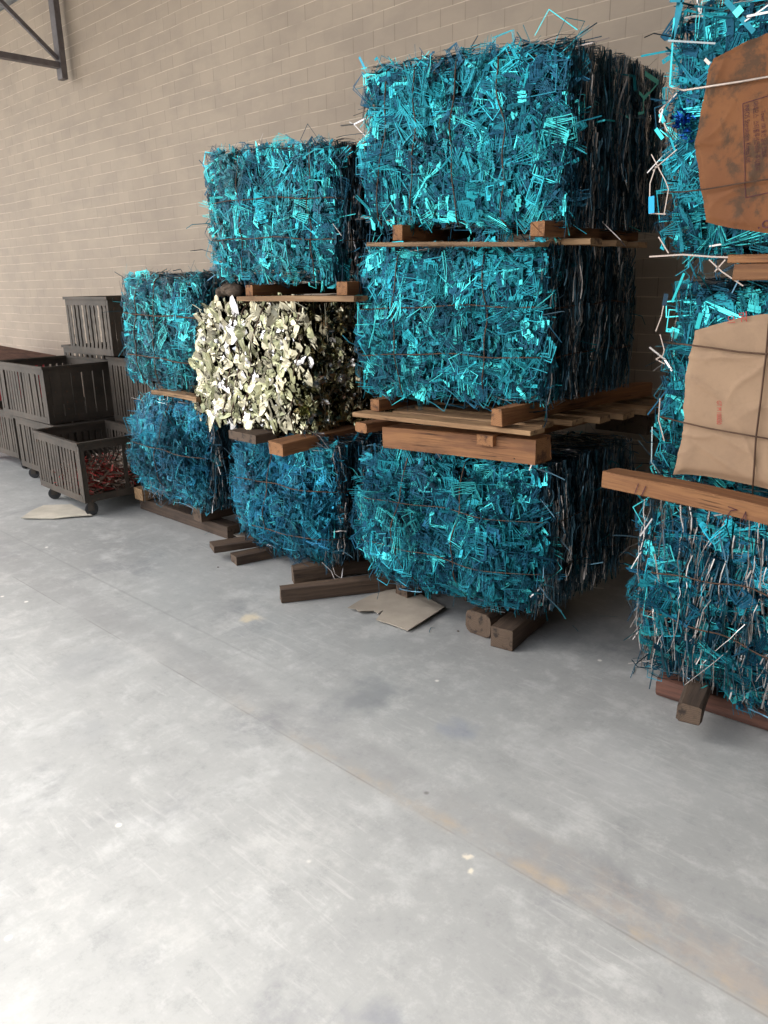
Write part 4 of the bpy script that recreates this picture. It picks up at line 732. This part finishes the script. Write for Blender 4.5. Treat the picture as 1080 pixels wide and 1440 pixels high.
# red container with a brown sheet roof over it, left edge
rc = empty('red_container', (-9.0, 3.3, -.03), label='red container under a brown sheet at the far left edge', cat='container')
mb = MB(); V = []
for z, k in ((.0, .88), (.80, 1.), (.83, 1.03), (.86, 1.03)):
    V += [(sx*.55*k, sy*.35*k, z+.08) for sx, sy in ((-1, -1), (1, -1), (1, 1), (-1, 1))]
mb.add(V, [(i*4+j, i*4+(j+1) % 4, (i+1)*4+(j+1) % 4, (i+1)*4+j) for i in range(3) for j in range(4)]+[(3, 2, 1, 0)]); mb.build('body', simple('red_paint', (.42, .03, .04), .5), rc)
mb = MB()
for i in range(5): box(mb, (-.45+i*.2, -.372, .15), (-.41+i*.2, -.352, .84))
mb.build('rib', simple('red_paint_dark', (.3, .02, .03), .5), rc)
mb = MB(); mb.add([(-.7, -.45, 0.94), (.62, -.45, 0.94), (.62, .42, 0.94), (-.7, .42, 0.94), (-.6, -.02, 1.07), (.05, -.02, 1.07), (-.7, -.45, .925), (.62, -.45, .925), (.62, .42, .925), (-.7, .42, .925)], [(0, 1, 5, 4), (1, 2, 5), (2, 3, 4, 5), (3, 0, 4), (6, 7, 1, 0), (7, 8, 2, 1), (8, 9, 3, 2), (9, 6, 0, 3), (9, 8, 7, 6)])
mb.build('cover', simple('brown_cover', (.13, .065, .045), .9), rc)

# ---------------------------------------------------------------- cardboard, cloth
def sheet(name, pts, m, label, t=.004, seed=1, lift=.01, cat='cardboard'):
    r = np.random.default_rng(seed); P = np.array([floor_at(u, v) for u, v in pts]); n_ = len(P); c = P.mean(0)
    # subdivided fan, gently warped
    V = []; Kr = 5
    for k in range(1, Kr+1): V += [tuple(c+(p-c)*k/Kr) for p in P]
    V = np.array([tuple(c)]+V); warp = lambda q: .002+lift*(.5+.5*np.sin((q[:, 0]-c[0])*9+1+seed)*np.cos((q[:, 1]-c[1])*8+seed))
    top = np.c_[V, warp(V)+t]-np.array((c[0], c[1], 0)); bot = top-np.array((0, 0, t)); F1 = [(0, 1+j, 1+(j+1) % n_) for j in range(n_)]+[(1+(k-1)*n_+j, 1+k*n_+j, 1+k*n_+(j+1) % n_, 1+(k-1)*n_+(j+1) % n_) for k in range(1, Kr) for j in range(n_)]
    m_ = len(V); e = 1+(Kr-1)*n_; F2 = [tuple(i+m_ for i in f[::-1]) for f in F1]+[(e+j, e+j+m_, e+(j+1) % n_+m_, e+(j+1) % n_) for j in range(n_)]
    mb = MB(); mb.add(np.r_[top, bot], F1+F2); o = mb.build(name, m); o.location = (c[0], c[1], 0); tag(o, label, cat)
z5 = lambda *p: [(360+x/2, 580+y/2) for x, y in p]
sheet('cardboard', z5((258, 560), (290, 535), (325, 516), (380, 500), (450, 510), (530, 560), (480, 592), (427, 620), (385, 604), (338, 590), (362, 580), (378, 574), (364, 563), (350, 568), (344, 574), (330, 564), (292, 566), (288, 570), (282, 562)), M_CARD, 'torn grey-brown cardboard sheet lying before the centre stack', seed=2, lift=.022)
sheet('cardboard', [(30, 731), (45, 720), (62, 712), (100, 710), (130, 727), (100, 729), (75, 731)], M_CARD2, 'pale cream cardboard piece under the wheels of the front cart', seed=5, lift=.012)
sheet('cardboard', [(320, 752), (333, 748), (352, 757), (341, 762)], M_CARD, 'small dark flap of card beside the lowest blue bale under the gold one', seed=7, lift=.02)
# bunch of brown work cloth on the gold bale
mb = MB(); r = np.random.default_rng(5)
for (cx, cz, cy, rx, rz_, ry) in ((0, 0, 0, .075, .032, .06), (-.075, -.012, -.02, .035, .024, .03), (.06, -.01, -.03, .055, .026, .04)):
    A, B = 18, 12
    V = [];
    for i in range(B+1):
        for j in range(A):
            t, p_ = math.pi*i/B, 2*math.pi*j/A; k = 1+.14*math.sin(5*p_+cx*80)*math.sin(3*t)+.08*math.sin(9*p_+4*t); V.append((cx+rx*k*math.sin(t)*math.cos(p_), cy+ry*k*math.sin(t)*math.sin(p_), cz+rz_*k*math.cos(t)))
    mb.add(V, [(i*A+j, (i+1)*A+j, (i+1)*A+(j+1) % A, i*A+(j+1) % A) for i in range(B) for j in range(A)])
gx, gz = at(322, 408, 2.62); o = mb.build('work_glove', M_CLOTH, smooth=True); o.location = (gx, 2.64, gz+.002); tag(o, 'crumpled dirty brown work gloves lying on the gold bale', 'gloves')

# small chips of scrap on the floor
CH = simple('floor_chip', (.12, .09, .07), .8)
for (u, v, sz, lb) in ((305, 798, .012, 'small dark chip on the floor near the low plank'), (642, 888, .012, 'small brown wood chip on the floor left of the log end')):
    x, y = floor_at(u, v); mb = MB(); mb.add([(0, 0, .001), (sz, .002, .001), (sz*.8, sz, .001), (-.002, sz*.7, .001), (sz*.3, sz*.4, sz*.5)], [(0, 1, 4), (1, 2, 4), (2, 3, 4), (3, 0, 4), (3, 2, 1, 0)]); o = mb.build('wood_chip', CH); o.location = (x, y, 0); tag(o, lb, 'chip')

# loose strips fallen on the floor at the foot of the stacks
r = np.random.default_rng(88); floor_strips = [(332, 752), (425, 792), (447, 800), (470, 806), (352, 783), (612, 884), (770, 898), (805, 880), (868, 868), (905, 915), (890, 948), (560, 850), (730, 905), (300, 748)]
for i, (u, v) in enumerate(floor_strips):
    x, y = floor_at(u, v); mb = MB(); col = (.03, .22, .30) if i % 3 else (.30, .28, .27); P = [np.array((0, 0, .0025))]; a = r.uniform(0, 6.28)
    for k in range(3): P.append(P[-1]+np.array((math.cos(a), math.sin(a), 0))*r.uniform(.018, .045)+np.array((0, 0, r.uniform(-.001, .005)))); a += r.choice([0, 1.4, -1.4, .2])
    P = np.array(P); P[:, 2] = np.clip(P[:, 2], .0022, None); Q = []
    for p, q in zip(P[:-1], P[1:]):
        d = (q-p)/np.linalg.norm(q-p); s_ = np.cross(d, (0, 0, 1))*.0018; Q += [[p-s_, q-s_, q+s_, p+s_]]
    mb.quads(np.array(Q), np.tile(col, (len(Q), 1))); o = mb.build('scrap_strip', M_BLUE, colors=True); o.location = (x, y, 0)
    tag(o, 'thin bent strip of scrap fallen on the floor at the foot of the bales', 'scrap strip', 'loose scrap strips on the floor')
